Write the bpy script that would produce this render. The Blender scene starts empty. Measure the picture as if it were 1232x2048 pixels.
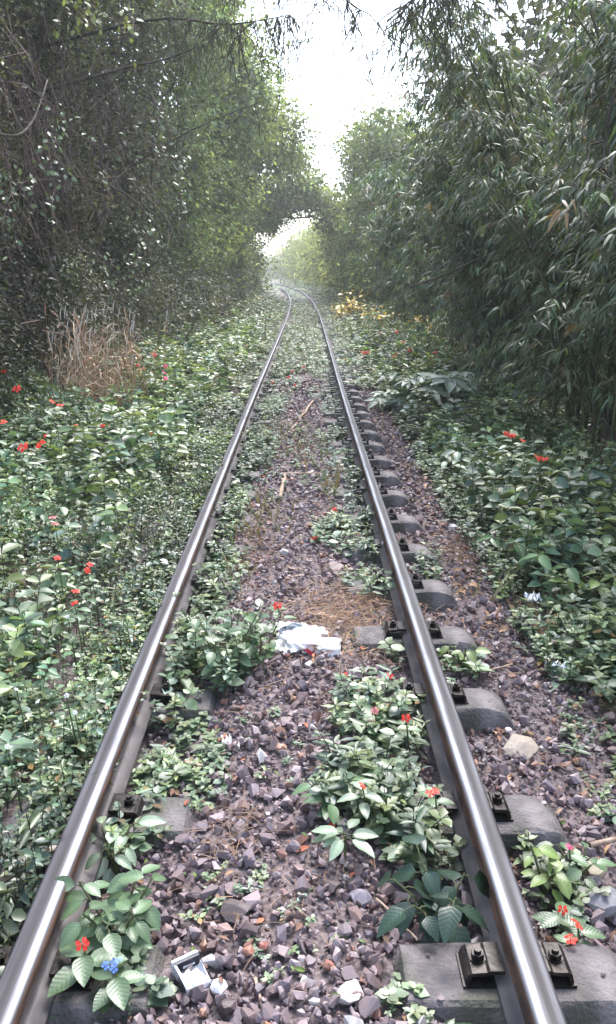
import bpy, math, random, zlib
import numpy as np
from mathutils import Vector, Matrix

rng = np.random.default_rng(7)
random.seed(7)
scene = bpy.context.scene
COL = scene.collection

# ------------------------------------------------------------------ camera
F_PX, W_PX, H_PX = 1700.0, 1232, 2048
RT = 0.17                                     # height of the rail top
CAM = np.array([0.062, 0.0, RT + 1.467])
PITCH, YAW = math.radians(15.8), math.radians(0.44)
cam = bpy.data.cameras.new('camera')
cam.sensor_fit = 'VERTICAL'
cam.sensor_height = 24.0
cam.lens = F_PX / H_PX * 24.0
cam.clip_start, cam.clip_end = 0.05, 2000
camo = bpy.data.objects.new('camera', cam)
COL.objects.link(camo)
camo.location = CAM
camo.rotation_euler = (math.pi / 2 - PITCH, 0, -YAW)
scene.camera = camo

# ------------------------------------------------------------------ light
SUN_EL, SUN_AZ = math.radians(58), math.radians(20)      # azimuth from +Y towards +X
world = bpy.data.worlds.new('World')
scene.world = world
world.use_nodes = True
wn, wl = world.node_tree.nodes, world.node_tree.links
wn.clear()
sky = wn.new('ShaderNodeTexSky')
sky.sky_type = 'NISHITA'
sky.sun_disc = False
sky.sun_elevation = SUN_EL
sky.sun_rotation = SUN_AZ
sky.air_density, sky.dust_density, sky.ozone_density = 1.0, 2.0, 1.0
hsv = wn.new('ShaderNodeHueSaturation')
hsv.inputs['Saturation'].default_value = 0.75            # overcast: the blue is veiled by cloud
bg = wn.new('ShaderNodeBackground')
bg.inputs['Strength'].default_value = 0.15
wo = wn.new('ShaderNodeOutputWorld')
wl.new(sky.outputs[0], hsv.inputs['Color'])
wl.new(hsv.outputs[0], bg.inputs['Color'])
wl.new(bg.outputs[0], wo.inputs['Surface'])
sun = bpy.data.lights.new('sun', 'SUN')
sun.energy, sun.angle, sun.color = 1.5, math.radians(25), (1.0, 0.975, 0.96)
suno = bpy.data.objects.new('sun', sun)
COL.objects.link(suno)
sd = Vector((math.sin(SUN_AZ) * math.cos(SUN_EL), math.cos(SUN_AZ) * math.cos(SUN_EL), math.sin(SUN_EL)))
suno.rotation_euler = sd.to_track_quat('Z', 'Y').to_euler()
vs = scene.view_settings
vs.view_transform, vs.look, vs.gamma = 'Standard', 'None', 1.0
vs.use_curve_mapping = False
vs.exposure = 2.15
scene.cycles.max_bounces = 8
scene.cycles.transparent_max_bounces = 4
scene.cycles.volume_bounces = 1

# ------------------------------------------------------------------ pixel helpers
_f = np.array([math.sin(YAW) * math.cos(PITCH), math.cos(YAW) * math.cos(PITCH), -math.sin(PITCH)])
_r = np.array([math.cos(YAW), -math.sin(YAW), 0.0])
_u = np.cross(_r, _f)

def ray(px, py):
    d = _f * F_PX + _r * (px - W_PX / 2) - _u * (py - H_PX / 2)
    return d / np.linalg.norm(d)

def P(px, py, z=0.0):
    """where the ray of a photo pixel meets the level z"""
    d = ray(px, py)
    return CAM + d * ((z - CAM[2]) / d[2])

def PD(px, py, D):
    """where the ray of a photo pixel reaches the distance D along the track"""
    d = ray(px, py)
    return CAM + d * (D / d[1])

def inview(pts, m=0.0):
    q = np.asarray(pts) - CAM
    z = q @ _f
    x, y = q @ _r, q @ _u
    zz = np.maximum(z, 1e-3)
    k = 0.06 + (0.7 + m) / zz
    return (z > 0.2) & (np.abs(x / zz) < 0.3624 + k) & (np.abs(y / zz) < 0.6024 + k)

# ------------------------------------------------------------------ materials
def nodes_of(m):
    m.use_nodes = True
    return m.node_tree.nodes, m.node_tree.links

def leaf_material(name, rough=0.4, transl=0.25, spec=0.5, tint=(1, 1, 1), bump=0.0):
    m = bpy.data.materials.new(name)
    n, l = nodes_of(m)
    b = n['Principled BSDF']
    at = n.new('ShaderNodeAttribute'); at.attribute_name = 'Col'
    nz = n.new('ShaderNodeTexNoise'); nz.inputs['Scale'].default_value = 60; nz.inputs['Detail'].default_value = 2
    tc = n.new('ShaderNodeTexCoord')
    l.new(tc.outputs['Object'], nz.inputs['Vector'])
    mr = n.new('ShaderNodeMapRange')
    mr.inputs['To Min'].default_value, mr.inputs['To Max'].default_value = 0.7, 1.3
    l.new(nz.outputs['Fac'], mr.inputs['Value'])
    mx = n.new('ShaderNodeVectorMath'); mx.operation = 'SCALE'
    l.new(at.outputs['Color'], mx.inputs[0]); l.new(mr.outputs[0], mx.inputs['Scale'])
    t2 = n.new('ShaderNodeVectorMath'); t2.operation = 'MULTIPLY'; t2.inputs[1].default_value = tint
    l.new(mx.outputs[0], t2.inputs[0])
    l.new(t2.outputs[0], b.inputs['Base Color'])
    b.inputs['Roughness'].default_value = rough
    b.inputs['Specular IOR Level'].default_value = spec
    out = n['Material Output']
    if transl > 0:
        tr = n.new('ShaderNodeBsdfTranslucent')
        t3 = n.new('ShaderNodeVectorMath'); t3.operation = 'MULTIPLY'; t3.inputs[1].default_value = (1.5, 1.5, 0.7)
        l.new(t2.outputs[0], t3.inputs[0]); l.new(t3.outputs[0], tr.inputs['Color'])
        ms = n.new('ShaderNodeMixShader'); ms.inputs[0].default_value = transl
        l.new(b.outputs[0], ms.inputs[1]); l.new(tr.outputs[0], ms.inputs[2])
        l.new(ms.outputs[0], out.inputs['Surface'])
    return m

def plain_material(name, c1, c2, scale=8, rough=0.8, metal=0.0, spec=0.4, bump=0.3, stretch=(1, 1, 1), rough2=None,
                   detail=6, lo=0.35, hi=0.65, c3=None, sc3=2.0, bscale=None):
    m = bpy.data.materials.new(name)
    n, l = nodes_of(m)
    b = n['Principled BSDF']
    tc = n.new('ShaderNodeTexCoord'); mp = n.new('ShaderNodeMapping'); mp.inputs['Scale'].default_value = stretch
    l.new(tc.outputs['Object'], mp.inputs['Vector'])
    nz = n.new('ShaderNodeTexNoise'); nz.inputs['Scale'].default_value = scale; nz.inputs['Detail'].default_value = detail
    l.new(mp.outputs[0], nz.inputs['Vector'])
    rp = n.new('ShaderNodeValToRGB')
    rp.color_ramp.elements[0].position, rp.color_ramp.elements[1].position = lo, hi
    rp.color_ramp.elements[0].color, rp.color_ramp.elements[1].color = (*c1, 1), (*c2, 1)
    l.new(nz.outputs['Fac'], rp.inputs[0])
    csrc = rp.outputs[0]
    if c3:
        n3 = n.new('ShaderNodeTexNoise'); n3.inputs['Scale'].default_value = sc3; n3.inputs['Detail'].default_value = 8
        l.new(tc.outputs['Object'], n3.inputs['Vector'])
        r3 = n.new('ShaderNodeValToRGB')
        r3.color_ramp.elements[0].position, r3.color_ramp.elements[1].position = 0.5, 0.62
        l.new(n3.outputs['Fac'], r3.inputs[0])
        mx = n.new('ShaderNodeMix'); mx.data_type = 'RGBA'
        l.new(r3.outputs[0], mx.inputs[0]); l.new(csrc, mx.inputs[6]); mx.inputs[7].default_value = (*c3, 1)
        csrc = mx.outputs[2]
    l.new(csrc, b.inputs['Base Color'])
    b.inputs['Metallic'].default_value = metal
    b.inputs['Specular IOR Level'].default_value = spec
    if rough2 is None:
        b.inputs['Roughness'].default_value = rough
    else:
        mr = n.new('ShaderNodeMapRange')
        mr.inputs['To Min'].default_value, mr.inputs['To Max'].default_value = rough, rough2
        l.new(nz.outputs['Fac'], mr.inputs['Value']); l.new(mr.outputs[0], b.inputs['Roughness'])
    if bump:
        bp = n.new('ShaderNodeBump'); bp.inputs['Strength'].default_value = bump; bp.inputs['Distance'].default_value = 0.01
        src = nz
        if bscale:
            src = n.new('ShaderNodeTexNoise'); src.inputs['Scale'].default_value = bscale; src.inputs['Detail'].default_value = 5
            l.new(mp.outputs[0], src.inputs['Vector'])
        l.new(src.outputs['Fac'], bp.inputs['Height']); l.new(bp.outputs[0], b.inputs['Normal'])
    return m

def attr_material(name, rough=0.75, spec=0.4, scale=90, lo=0.75, hi=1.25, bump=0.3):
    m = bpy.data.materials.new(name)
    n, l = nodes_of(m)
    b = n['Principled BSDF']
    at = n.new('ShaderNodeAttribute'); at.attribute_name = 'Col'
    tc = n.new('ShaderNodeTexCoord')
    nz = n.new('ShaderNodeTexNoise'); nz.inputs['Scale'].default_value = scale; nz.inputs['Detail'].default_value = 4
    l.new(tc.outputs['Object'], nz.inputs['Vector'])
    mr = n.new('ShaderNodeMapRange'); mr.inputs['To Min'].default_value, mr.inputs['To Max'].default_value = lo, hi
    l.new(nz.outputs['Fac'], mr.inputs['Value'])
    mx = n.new('ShaderNodeVectorMath'); mx.operation = 'SCALE'
    l.new(at.outputs['Color'], mx.inputs[0]); l.new(mr.outputs[0], mx.inputs['Scale'])
    l.new(mx.outputs[0], b.inputs['Base Color'])
    b.inputs['Roughness'].default_value = rough
    b.inputs['Specular IOR Level'].default_value = spec
    if bump:
        bp = n.new('ShaderNodeBump'); bp.inputs['Strength'].default_value = bump; bp.inputs['Distance'].default_value = 0.004
        l.new(nz.outputs['Fac'], bp.inputs['Height']); l.new(bp.outputs[0], b.inputs['Normal'])
    return m

M = {}
M['leaf'] = leaf_material('leaf', 0.40, 0.22, 0.55)
def vein_leaf_material(name, rough=0.38):
    m = leaf_material(name, rough, 0.2, 0.55)
    n, l = m.node_tree.nodes, m.node_tree.links
    tc = n.new('ShaderNodeTexCoord'); sp = n.new('ShaderNodeSeparateXYZ'); l.new(tc.outputs['Object'], sp.inputs[0])
    ab = n.new('ShaderNodeMath'); ab.operation = 'ABSOLUTE'; l.new(sp.outputs['X'], ab.inputs[0])
    m1 = n.new('ShaderNodeMath'); m1.operation = 'MULTIPLY_ADD'; l.new(ab.outputs[0], m1.inputs[0]); m1.inputs[1].default_value = -.8; l.new(sp.outputs['Y'], m1.inputs[2])
    m2 = n.new('ShaderNodeMath'); m2.operation = 'MULTIPLY'; m2.inputs[1].default_value = 48; l.new(m1.outputs[0], m2.inputs[0])
    m3 = n.new('ShaderNodeMath'); m3.operation = 'SINE'; l.new(m2.outputs[0], m3.inputs[0])
    nz = n.new('ShaderNodeTexNoise'); nz.inputs['Scale'].default_value = 9; l.new(tc.outputs['Object'], nz.inputs['Vector'])
    m4 = n.new('ShaderNodeMath'); m4.operation = 'MULTIPLY_ADD'; l.new(nz.outputs['Fac'], m4.inputs[0]); m4.inputs[1].default_value = 3; l.new(m3.outputs[0], m4.inputs[2])
    bp = n.new('ShaderNodeBump'); bp.inputs['Strength'].default_value = 0.2; bp.inputs['Distance'].default_value = 0.0007
    l.new(m4.outputs[0], bp.inputs['Height']); l.new(bp.outputs[0], n['Principled BSDF'].inputs['Normal'])
    return m
M['plant_leaf'] = vein_leaf_material('plant_leaf')
M['tree_leaf'] = leaf_material('tree_leaf', 0.58, 0.3, 0.4)
M['bamboo_leaf'] = leaf_material('bamboo_leaf', 0.45, 0.3, 0.5)
M['dry'] = attr_material('dry_plant', 0.8, 0.2, 40, bump=0)
M['petal'] = leaf_material('petal', 0.55, 0.3, 0.3)
M['stone'] = attr_material('stone', 0.55, 0.45, 70, 0.65, 1.35, 0.5)
M['soil'] = plain_material('soil', (0.05, 0.036, 0.028), (0.12, 0.088, 0.068), 6, 0.95, bump=0.6, detail=10, c3=(0.07, 0.085, 0.04), sc3=1.2)
M['bed'] = plain_material('ballast_bed', (0.06, 0.046, 0.047), (0.19, 0.15, 0.15), 60, 0.9, bump=1.0, detail=8)
M['concrete'] = plain_material('concrete', (0.07, 0.062, 0.064), (0.18, 0.16, 0.16), 11, 0.75, bump=0.9, detail=12, c3=(0.07, 0.07, 0.055), sc3=6, bscale=90)
M['rust'] = plain_material('rust', (0.05, 0.028, 0.02), (0.15, 0.085, 0.058), 30, 0.8, metal=0.1, bump=0.4, stretch=(1, 0.25, 1))
M['rust_foot'] = plain_material('rail_foot_steel', (0.07, 0.065, 0.07), (0.14, 0.125, 0.125), 20, 0.5, metal=0.3, bump=0.2, stretch=(1, 0.4, 1))
def rail_head_material():
    m = bpy.data.materials.new('rail_head')
    n, l = nodes_of(m)
    b = n['Principled BSDF']
    at = n.new('ShaderNodeAttribute'); at.attribute_name = 'Col'
    tc = n.new('ShaderNodeTexCoord'); mp = n.new('ShaderNodeMapping'); mp.inputs['Scale'].default_value = (1, .03, 1)
    l.new(tc.outputs['Object'], mp.inputs['Vector'])
    nz = n.new('ShaderNodeTexNoise'); nz.inputs['Scale'].default_value = 70; nz.inputs['Detail'].default_value = 7
    l.new(mp.outputs[0], nz.inputs['Vector'])
    n2 = n.new('ShaderNodeTexNoise'); n2.inputs['Scale'].default_value = 9; n2.inputs['Detail'].default_value = 6
    mp2 = n.new('ShaderNodeMapping'); mp2.inputs['Scale'].default_value = (3, .35, 1)
    l.new(tc.outputs['Object'], mp2.inputs['Vector']); l.new(mp2.outputs[0], n2.inputs['Vector'])
    r1 = n.new('ShaderNodeMapRange'); r1.inputs['From Min'].default_value, r1.inputs['From Max'].default_value = .3, .7
    r1.inputs['To Min'].default_value, r1.inputs['To Max'].default_value = .35, 1.35
    l.new(nz.outputs['Fac'], r1.inputs['Value'])
    r2 = n.new('ShaderNodeMapRange'); r2.inputs['From Min'].default_value, r2.inputs['From Max'].default_value = .3, .7
    r2.inputs['To Min'].default_value, r2.inputs['To Max'].default_value = .6, 1.15
    l.new(n2.outputs['Fac'], r2.inputs['Value'])
    a = n.new('ShaderNodeMath'); a.operation = 'MULTIPLY'; l.new(r1.outputs[0], a.inputs[0]); l.new(r2.outputs[0], a.inputs[1])
    c = n.new('ShaderNodeMath'); c.operation = 'MULTIPLY'; c.use_clamp = True; l.new(a.outputs[0], c.inputs[0]); l.new(at.outputs['Fac'], c.inputs[1])
    mx = n.new('ShaderNodeMix'); mx.data_type = 'RGBA'
    l.new(c.outputs[0], mx.inputs[0]); mx.inputs[6].default_value = (.03, .025, .026, 1); mx.inputs[7].default_value = (.34, .355, .4, 1)
    l.new(mx.outputs[2], b.inputs['Base Color'])
    for k, (lo, hi) in {'Metallic': (.05, 1.0), 'Roughness': (.62, .3), 'Specular IOR Level': (.18, .5)}.items():
        r = n.new('ShaderNodeMapRange'); r.inputs['To Min'].default_value, r.inputs['To Max'].default_value = lo, hi
        l.new(c.outputs[0], r.inputs['Value']); l.new(r.outputs[0], b.inputs[k])
    return m
M['rail_head'] = rail_head_material()
M['black_steel'] = plain_material('black_steel', (0.012, 0.011, 0.011), (0.04, 0.034, 0.032), 40, 0.3, metal=0.6, bump=0.2, rough2=0.5)
M['bark'] = plain_material('bark', (0.03, 0.024, 0.02), (0.1, 0.08, 0.065), 14, 0.9, bump=0.8, stretch=(1, 1, 0.25))
M['culm'] = plain_material('culm', (0.035, 0.04, 0.018), (0.085, 0.085, 0.04), 6, 0.7, bump=0.1)
M['stem'] = plain_material('stem', (0.06, 0.08, 0.03), (0.12, 0.12, 0.06), 20, 0.6, bump=0.1)
M['twig'] = plain_material('twig', (0.07, 0.045, 0.038), (0.17, 0.115, 0.1), 12, 0.9, bump=0.2)
M['white_plastic'] = plain_material('white_plastic', (0.8, 0.81, 0.82), (0.9, 0.9, 0.9), 10, 0.4, bump=0.1)
M['red_plastic'] = plain_material('red_plastic', (0.5, 0.03, 0.05), (0.7, 0.06, 0.09), 30, 0.4, bump=0.1)
M['card'] = plain_material('card', (0.42, 0.43, 0.47), (0.62, 0.63, 0.67), 60, 0.5, bump=0.1)
M['card_dark'] = plain_material('card_dark', (0.012, 0.012, 0.02), (0.03, 0.03, 0.045), 60, 0.45, bump=0.1)
M['card_white'] = plain_material('card_white', (0.7, 0.7, 0.7), (0.8, 0.8, 0.8), 40, 0.5, bump=0.1)
M['foil'] = plain_material('foil', (0.45, 0.5, 0.6), (0.8, 0.82, 0.85), 50, 0.3, metal=0.5, bump=0.3)
M['stick'] = plain_material('dry_stick', (0.2, 0.13, 0.09), (0.42, 0.31, 0.23), 25, 0.7, bump=0.3, stretch=(1, 1, 1))
M['straw_cut'] = plain_material('dark_end', (0.02, 0.015, 0.012), (0.05, 0.035, 0.03), 30, 0.9)

# ------------------------------------------------------------------ mesh helpers
def build_mesh(name, V, polys, cols=None, mat=None, mats=None, mat_idx=None, smooth=False):
    """polys: list of (n_i, k) int arrays"""
    me = bpy.data.meshes.new(name)
    V = np.asarray(V, dtype=np.float32)
    me.vertices.add(len(V)); me.vertices.foreach_set('co', V.ravel())
    loops = np.concatenate([p.ravel() for p in polys]).astype(np.int32)
    cnt = np.concatenate([np.full(len(p), p.shape[1]) for p in polys]).astype(np.int32)
    st = np.concatenate([[0], np.cumsum(cnt)[:-1]]).astype(np.int32)
    me.loops.add(len(loops)); me.loops.foreach_set('vertex_index', loops)
    me.polygons.add(len(cnt)); me.polygons.foreach_set('loop_start', st)
    if mat_idx is not None:
        me.polygons.foreach_set('material_index', np.asarray(mat_idx, dtype=np.int32))
    me.polygons.foreach_set('use_smooth', np.full(len(cnt), bool(smooth)))
    me.update(calc_edges=True)
    if cols is not None:
        a = me.color_attributes.new('Col', 'FLOAT_COLOR', 'POINT')
        c = np.ones((len(V), 4), dtype=np.float32); c[:, :3] = cols
        a.data.foreach_set('color', c.ravel())
    for m in (mats or [mat]):
        me.materials.append(m)
    return me

class Acc:
    """collects pieces of geometry that become ONE mesh"""
    def __init__(s): s.V, s.P, s.C, s.n = [], {}, [], 0
    def add(s, V, polys, col=(1, 1, 1)):
        V = np.asarray(V, float)
        s.V.append(V)
        for p in polys:
            p = np.asarray(p, int)
            s.P.setdefault(p.shape[1], []).append(p + s.n)
        c = np.asarray(col, float)
        s.C.append(np.broadcast_to(c, (len(V), 3)))
        s.n += len(V)
        return s
    def instance(s, T, pos, R, S, col):
        """template T=(V,polys,tcol) at N places: pos (N,3), R (N,3,3), S (N,) or (N,3), col (N,3)"""
        N = len(pos)
        if N == 0: return s
        TV, TP, TC = T
        S = np.asarray(S, float)
        if S.ndim == 1: S = np.repeat(S[:, None], 3, 1)
        V = np.einsum('nij,nkj->nki', R, TV[None] * S[:, None, :]) + pos[:, None, :]
        k = len(TV)
        off = (np.arange(N) * k)[:, None, None]
        polys = [(p[None] + off).reshape(-1, p.shape[1]) for p in TP]
        C = (TC[None] * col[:, None, :]).reshape(-1, 3)
        return s.add(V.reshape(-1, 3), polys, C)
    def mesh(s, name, mat, smooth=False):
        return build_mesh(name, np.concatenate(s.V), [np.concatenate(v) for v in s.P.values()], np.concatenate(s.C), mat, smooth=smooth)
    def _welded(s, name, mat):
        import bmesh
        me = s.mesh(name, mat, True)
        bm = bmesh.new(); bm.from_mesh(me)
        bmesh.ops.remove_doubles(bm, verts=bm.verts, dist=1e-4)
        bm.to_mesh(me); bm.free()
        return me
    def ntri(s): return sum(sum(len(p) for p in v) * (k - 2) for k, v in s.P.items())

def link(name, me, parent=None, **props):
    o = bpy.data.objects.new(name, me)
    COL.objects.link(o)
    if parent is not None: o.parent = parent
    for k, v in props.items():
        if v: o[k] = v
    return o

def thing(name, label, category, loc=(0, 0, 0), rotz=0.0, group=None):
    o = bpy.data.objects.new(name, None)
    o.empty_display_size = 0.1
    COL.objects.link(o)
    o.location = loc
    o.rotation_euler = (0, 0, rotz)
    o['label'], o['category'] = label, category
    if group: o['group'] = group
    return o

def nrm(a): return a / np.maximum(np.linalg.norm(a, axis=-1, keepdims=True), 1e-9)

def frames(d, n):
    """rotation matrices whose Y is d and whose Z is near n"""
    y = nrm(d)
    z = n - (n * y).sum(-1, keepdims=True) * y
    z = nrm(z)
    x = np.cross(y, z)
    return np.stack([x, y, z], -1)

def rotz(a):
    c, s = np.cos(a), np.sin(a)
    R = np.zeros((len(a), 3, 3)); R[:, 0, 0], R[:, 0, 1], R[:, 1, 0], R[:, 1, 1], R[:, 2, 2] = c, -s, s, c, 1
    return R

def randrot(N):
    q = nrm(rng.normal(size=(N, 4)))
    w, x, y, z = q.T
    return np.stack([np.stack([1 - 2 * (y * y + z * z), 2 * (x * y - z * w), 2 * (x * z + y * w)], -1),
                     np.stack([2 * (x * y + z * w), 1 - 2 * (x * x + z * z), 2 * (y * z - x * w)], -1),
                     np.stack([2 * (x * z - y * w), 2 * (y * z + x * w), 1 - 2 * (x * x + y * y)], -1)], -2)

def tube(path, rad, sides=5, cap=True):
    path = np.asarray(path, float)
    n = len(path)
    rad = np.broadcast_to(np.asarray(rad, float), (n,))
    t = np.gradient(path, axis=0)
    t = nrm(t)
    ref = np.where(np.abs(t[:, 2:3]) > 0.9, np.array([[1.0, 0, 0]]), np.array([[0, 0, 1.0]]))
    a = nrm(np.cross(t, ref)); b = np.cross(t, a)
    an = np.linspace(0, 2 * np.pi, sides, endpoint=False)
    V = path[:, None] + rad[:, None, None] * (a[:, None] * np.cos(an)[None, :, None] + b[:, None] * np.sin(an)[None, :, None])
    V = V.reshape(-1, 3)
    i = np.arange(n - 1)[:, None] * sides
    j = np.arange(sides)[None]
    k = (j + 1) % sides
    q = np.stack([i + j, i + k, i + sides + k, i + sides + j], -1).reshape(-1, 4)
    polys = [q]
    if cap:
        polys.append(np.array([list(range(sides))[::-1], [(n - 1) * sides + x for x in range(sides)]]))
    return V, polys

def box(sx, sy, sz, c=(0, 0, 0)):
    v = np.array([[x, y, z] for x in (-.5, .5) for y in (-.5, .5) for z in (-.5, .5)]) * (sx, sy, sz) + np.asarray(c)
    f = np.array([[0, 1, 3, 2], [4, 6, 7, 5], [0, 4, 5, 1], [2, 3, 7, 6], [0, 2, 6, 4], [1, 5, 7, 3]])
    return v, [f]

def mesh_from(name, parts, mat, smooth=False):
    a = Acc()
    for p in parts: a.add(*p)
    return a.mesh(name, mat, smooth)

def vnoise(x, y, s, seed=0):
    """smooth pseudo noise, about -1..1"""
    r = np.random.default_rng(seed)
    o = 0
    for k in range(5):
        a = r.uniform(0, 2 * np.pi); p = r.uniform(0, 6.28); f = s * r.uniform(0.6, 1.7)
        o = o + np.sin((x * np.cos(a) + y * np.sin(a)) * f * 6.28 + p)
    return o / 2.6

# ------------------------------------------------------------------ the line of the track and the ground
_ty = np.array([-5, 0, 10, 17, 29, 42, 54, 63, 68, 86, 108, 140, 180])
_to = np.array([0, 0, .02, .07, .15, .12, -.13, -.37, -.53, -1.7, -3.3, -6.6, -12.5])
_yy = np.arange(-5, 180, 0.5)
_oo = np.interp(_yy, _ty, _to)
_k = np.exp(-np.linspace(-2, 2, 17) ** 2); _k /= _k.sum()
_oo = np.convolve(np.pad(_oo, 8, mode='edge'), _k, 'valid')
def track(y): return np.interp(y, _yy, _oo)

def ballast_z(x, y):
    x = x - track(y)
    a = np.abs(x)
    z = np.interp(a, [0, .15, .38, .5, .75, 1.0, 1.3, 1.7], [.03, .025, -.015, -.035, -.045, -.06, -.12, -.3])
    return z + 0.012 * vnoise(x, y, 1.4, 3) + 0.006 * vnoise(x, y, 4.5, 4)

def ground_z(x, y):
    xr = x - track(y)
    z = np.interp(xr, [-60, -8, -3.6, -1.6, -1.2, 1.15, 1.5, 2.4, 4, 10, 60], [1.5, .35, -.02, -.07, -.16, -.16, -.1, -.12, -.18, .2, 1.5])
    return z + 0.03 * vnoise(x, y, 0.5, 5) * np.clip((np.abs(xr) - 1.2), 0, 1)

def surf_z(x, y): return np.maximum(ballast_z(x, y), ground_z(x, y))

def grid_mesh(name, xs, ys, zf, mat):
    X, Y = np.meshgrid(xs, ys)
    V = np.stack([X, Y, zf(X, Y)], -1).reshape(-1, 3)
    nx, ny = len(xs), len(ys)
    i = np.arange(ny - 1)[:, None] * nx + np.arange(nx - 1)[None]
    q = np.stack([i, i + 1, i + nx + 1, i + nx], -1).reshape(-1, 4)
    return build_mesh(name, V, [q], None, mat, smooth=True)

xs = np.concatenate([[-400, -200, -100, -60, -40, -25, -15, -10], np.arange(-8, 8.01, 0.2), [10, 15, 25, 40, 60, 100, 200, 400]])
ys = np.concatenate([[-60, -30, -15, -8, -4], np.arange(-2, 30, 0.3), np.arange(30, 120, 2), [130, 160, 200, 260, 350, 500, 900]])
ground = link('ground', grid_mesh('ground', xs, ys, ground_z, M['soil']), kind='structure')
by = np.concatenate([np.arange(-2, 12, 0.06), np.arange(12, 40, 0.4), np.arange(40, 121, 1.5)])
bx = np.arange(-1.6, 1.601, 0.05)
def _bed(X, Y):
    return ballast_z(X + track(Y), Y) - 0.012
X, Y = np.meshgrid(bx, by)
V = np.stack([X + track(Y), Y, _bed(X, Y)], -1).reshape(-1, 3)
nx, ny = len(bx), len(by)
i = np.arange(ny - 1)[:, None] * nx + np.arange(nx - 1)[None]
ballast = link('ballast', build_mesh('ballast', V, [np.stack([i, i + 1, i + nx + 1, i + nx], -1).reshape(-1, 4)], None, M['bed'], smooth=True), kind='structure')

# ------------------------------------------------------------------ rails
GX = 0.565
def make_rail(side, label):
    hw, top = 0.034, RT
    foot_z = RT - 0.138
    right = [(0.0, 0.0), (0.008, -.0002), (0.016, -.0008), (0.024, -.0020), (0.029, -.004), (0.0325, -.0075), (hw, -.013), (hw, -.028), (0.030, -.034),
             (0.008, -.044), (0.0075, -.105), (0.02, -.117), (0.055, -.126), (0.055, -.138)]
    prof = [(x, z) for x, z in right] + [(-x, z) for x, z in right[::-1][:-1]]
    prof = np.array(prof); prof[:, 1] += top
    k = len(prof)
    ys = np.concatenate([np.arange(-1.5, 40, 0.5), np.arange(40, 150, 1.5)])
    xs = track(ys) + side * GX
    tx = np.gradient(xs, ys)
    V = np.zeros((len(ys), k, 3))
    V[:, :, 0] = xs[:, None] + prof[None, :, 0]
    V[:, :, 1] = ys[:, None] - tx[:, None] * prof[None, :, 0]
    V[:, :, 2] = prof[None, :, 1]
    i = np.arange(len(ys) - 1)[:, None] * k; j = np.arange(k)[None]; jn = (j + 1) % k
    q = np.stack([i + j, i + jn, i + k + jn, i + k + j], -1).reshape(-1, 4)
    jj = np.tile(np.arange(k), len(ys) - 1)
    plus = [0, 1, 2]; minus = [k - 1, k - 2, k - 3]
    band = [k - 1, k - 2] if side > 0 else [0, 1]
    headf = list(range(0, 5)) + list(range(k - 5, k))
    mi = np.where(np.isin(jj, headf), 0, 1)
    mi = np.where(((jj >= 10) & (jj <= 15)), 2, mi)
    pol = np.interp(-side * prof[:, 0], [-.034, -.029, -.022, -.013, 0, .008, .016, .024, .029, .034], [0, .08, .4, .08, .06, .18, .75, 1, .4, 0])
    pol[prof[:, 1] < RT - .01] = 0
    cc = np.repeat(np.tile(pol, len(ys))[:, None], 3, 1)
    me = build_mesh('rail', V.reshape(-1, 3), [q], cc, mats=[M['rail_head'], M['rust'], M['rust_foot']], mat_idx=mi, smooth=True)
    return link('rail', me, label=label, category='rail', group='rails of the track')
make_rail(-1, 'worn steel rail beside the broad bank of leafy ground cover')
make_rail(1, 'worn steel rail with bare sleeper ends and clips beside it, on the bamboo side')

# ------------------------------------------------------------------ sleepers with fastenings
SL_Y = [1.65, 2.27, 3.0, 3.62, 4.25, 4.88, 5.53] + [6.2 + 0.64 * k for k in range(13)]
def sleeper_mesh(seed):
    r = np.random.default_rng(seed)
    h_ = np.array([0, .2, .27, .30, .40, .55, .70, .76, .80, .83, .855, .875, .89, .90])
    sx = np.concatenate([-h_[::-1], h_[1:]])
    tz = np.interp(np.abs(sx), [0, .2, .27, .30, .76, .80, .83, .855, .875, .89, .90], [-.03, -.03, -.028, .03, .03, .024, .010, -.014, -.05, -.09, -.14])
    hw = np.interp(np.abs(sx), [0, .2, .3, .8, .90], [.08, .08, .092, .092, .08])
    ring = []
    for x, z, w in zip(sx, tz, hw):
        j = lambda s=0.003: r.normal(0, s)
        ring.append([(x + j(), -w - .035, -.2), (x + j(), -w - .014 + j(), z - .05 + j()), (x + j(), -w - .002 + j(), z - .009 + j(.002)), (x, -w + .008 + j(), z + j(.0015)),
                     (x, 0, z + .002 + j(.0015)), (x, w - .008 + j(), z + j(.0015)), (x + j(), w + .002 + j(), z - .009 + j(.002)), (x + j(), w + .014 + j(), z - .05 + j()), (x + j(), w + .035, -.2)])
    V = np.array(ring).reshape(-1, 3); k = 9; n = len(sx)
    i = np.arange(n - 1)[:, None] * k; j = np.arange(k)[None]; jn = (j + 1) % k
    q = np.stack([i + j, i + k + j, i + k + jn, i + jn], -1).reshape(-1, 4)
    caps = np.array([list(range(k)), [(n - 1) * k + x for x in range(k)][::-1]])
    me = build_mesh('sleeper', V, [q, caps], None, M['concrete'], smooth=True)
    me.set_sharp_from_angle(angle=math.radians(28))
    return me
sl_mesh = [sleeper_mesh(100 + k) for k in range(5)]

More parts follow.
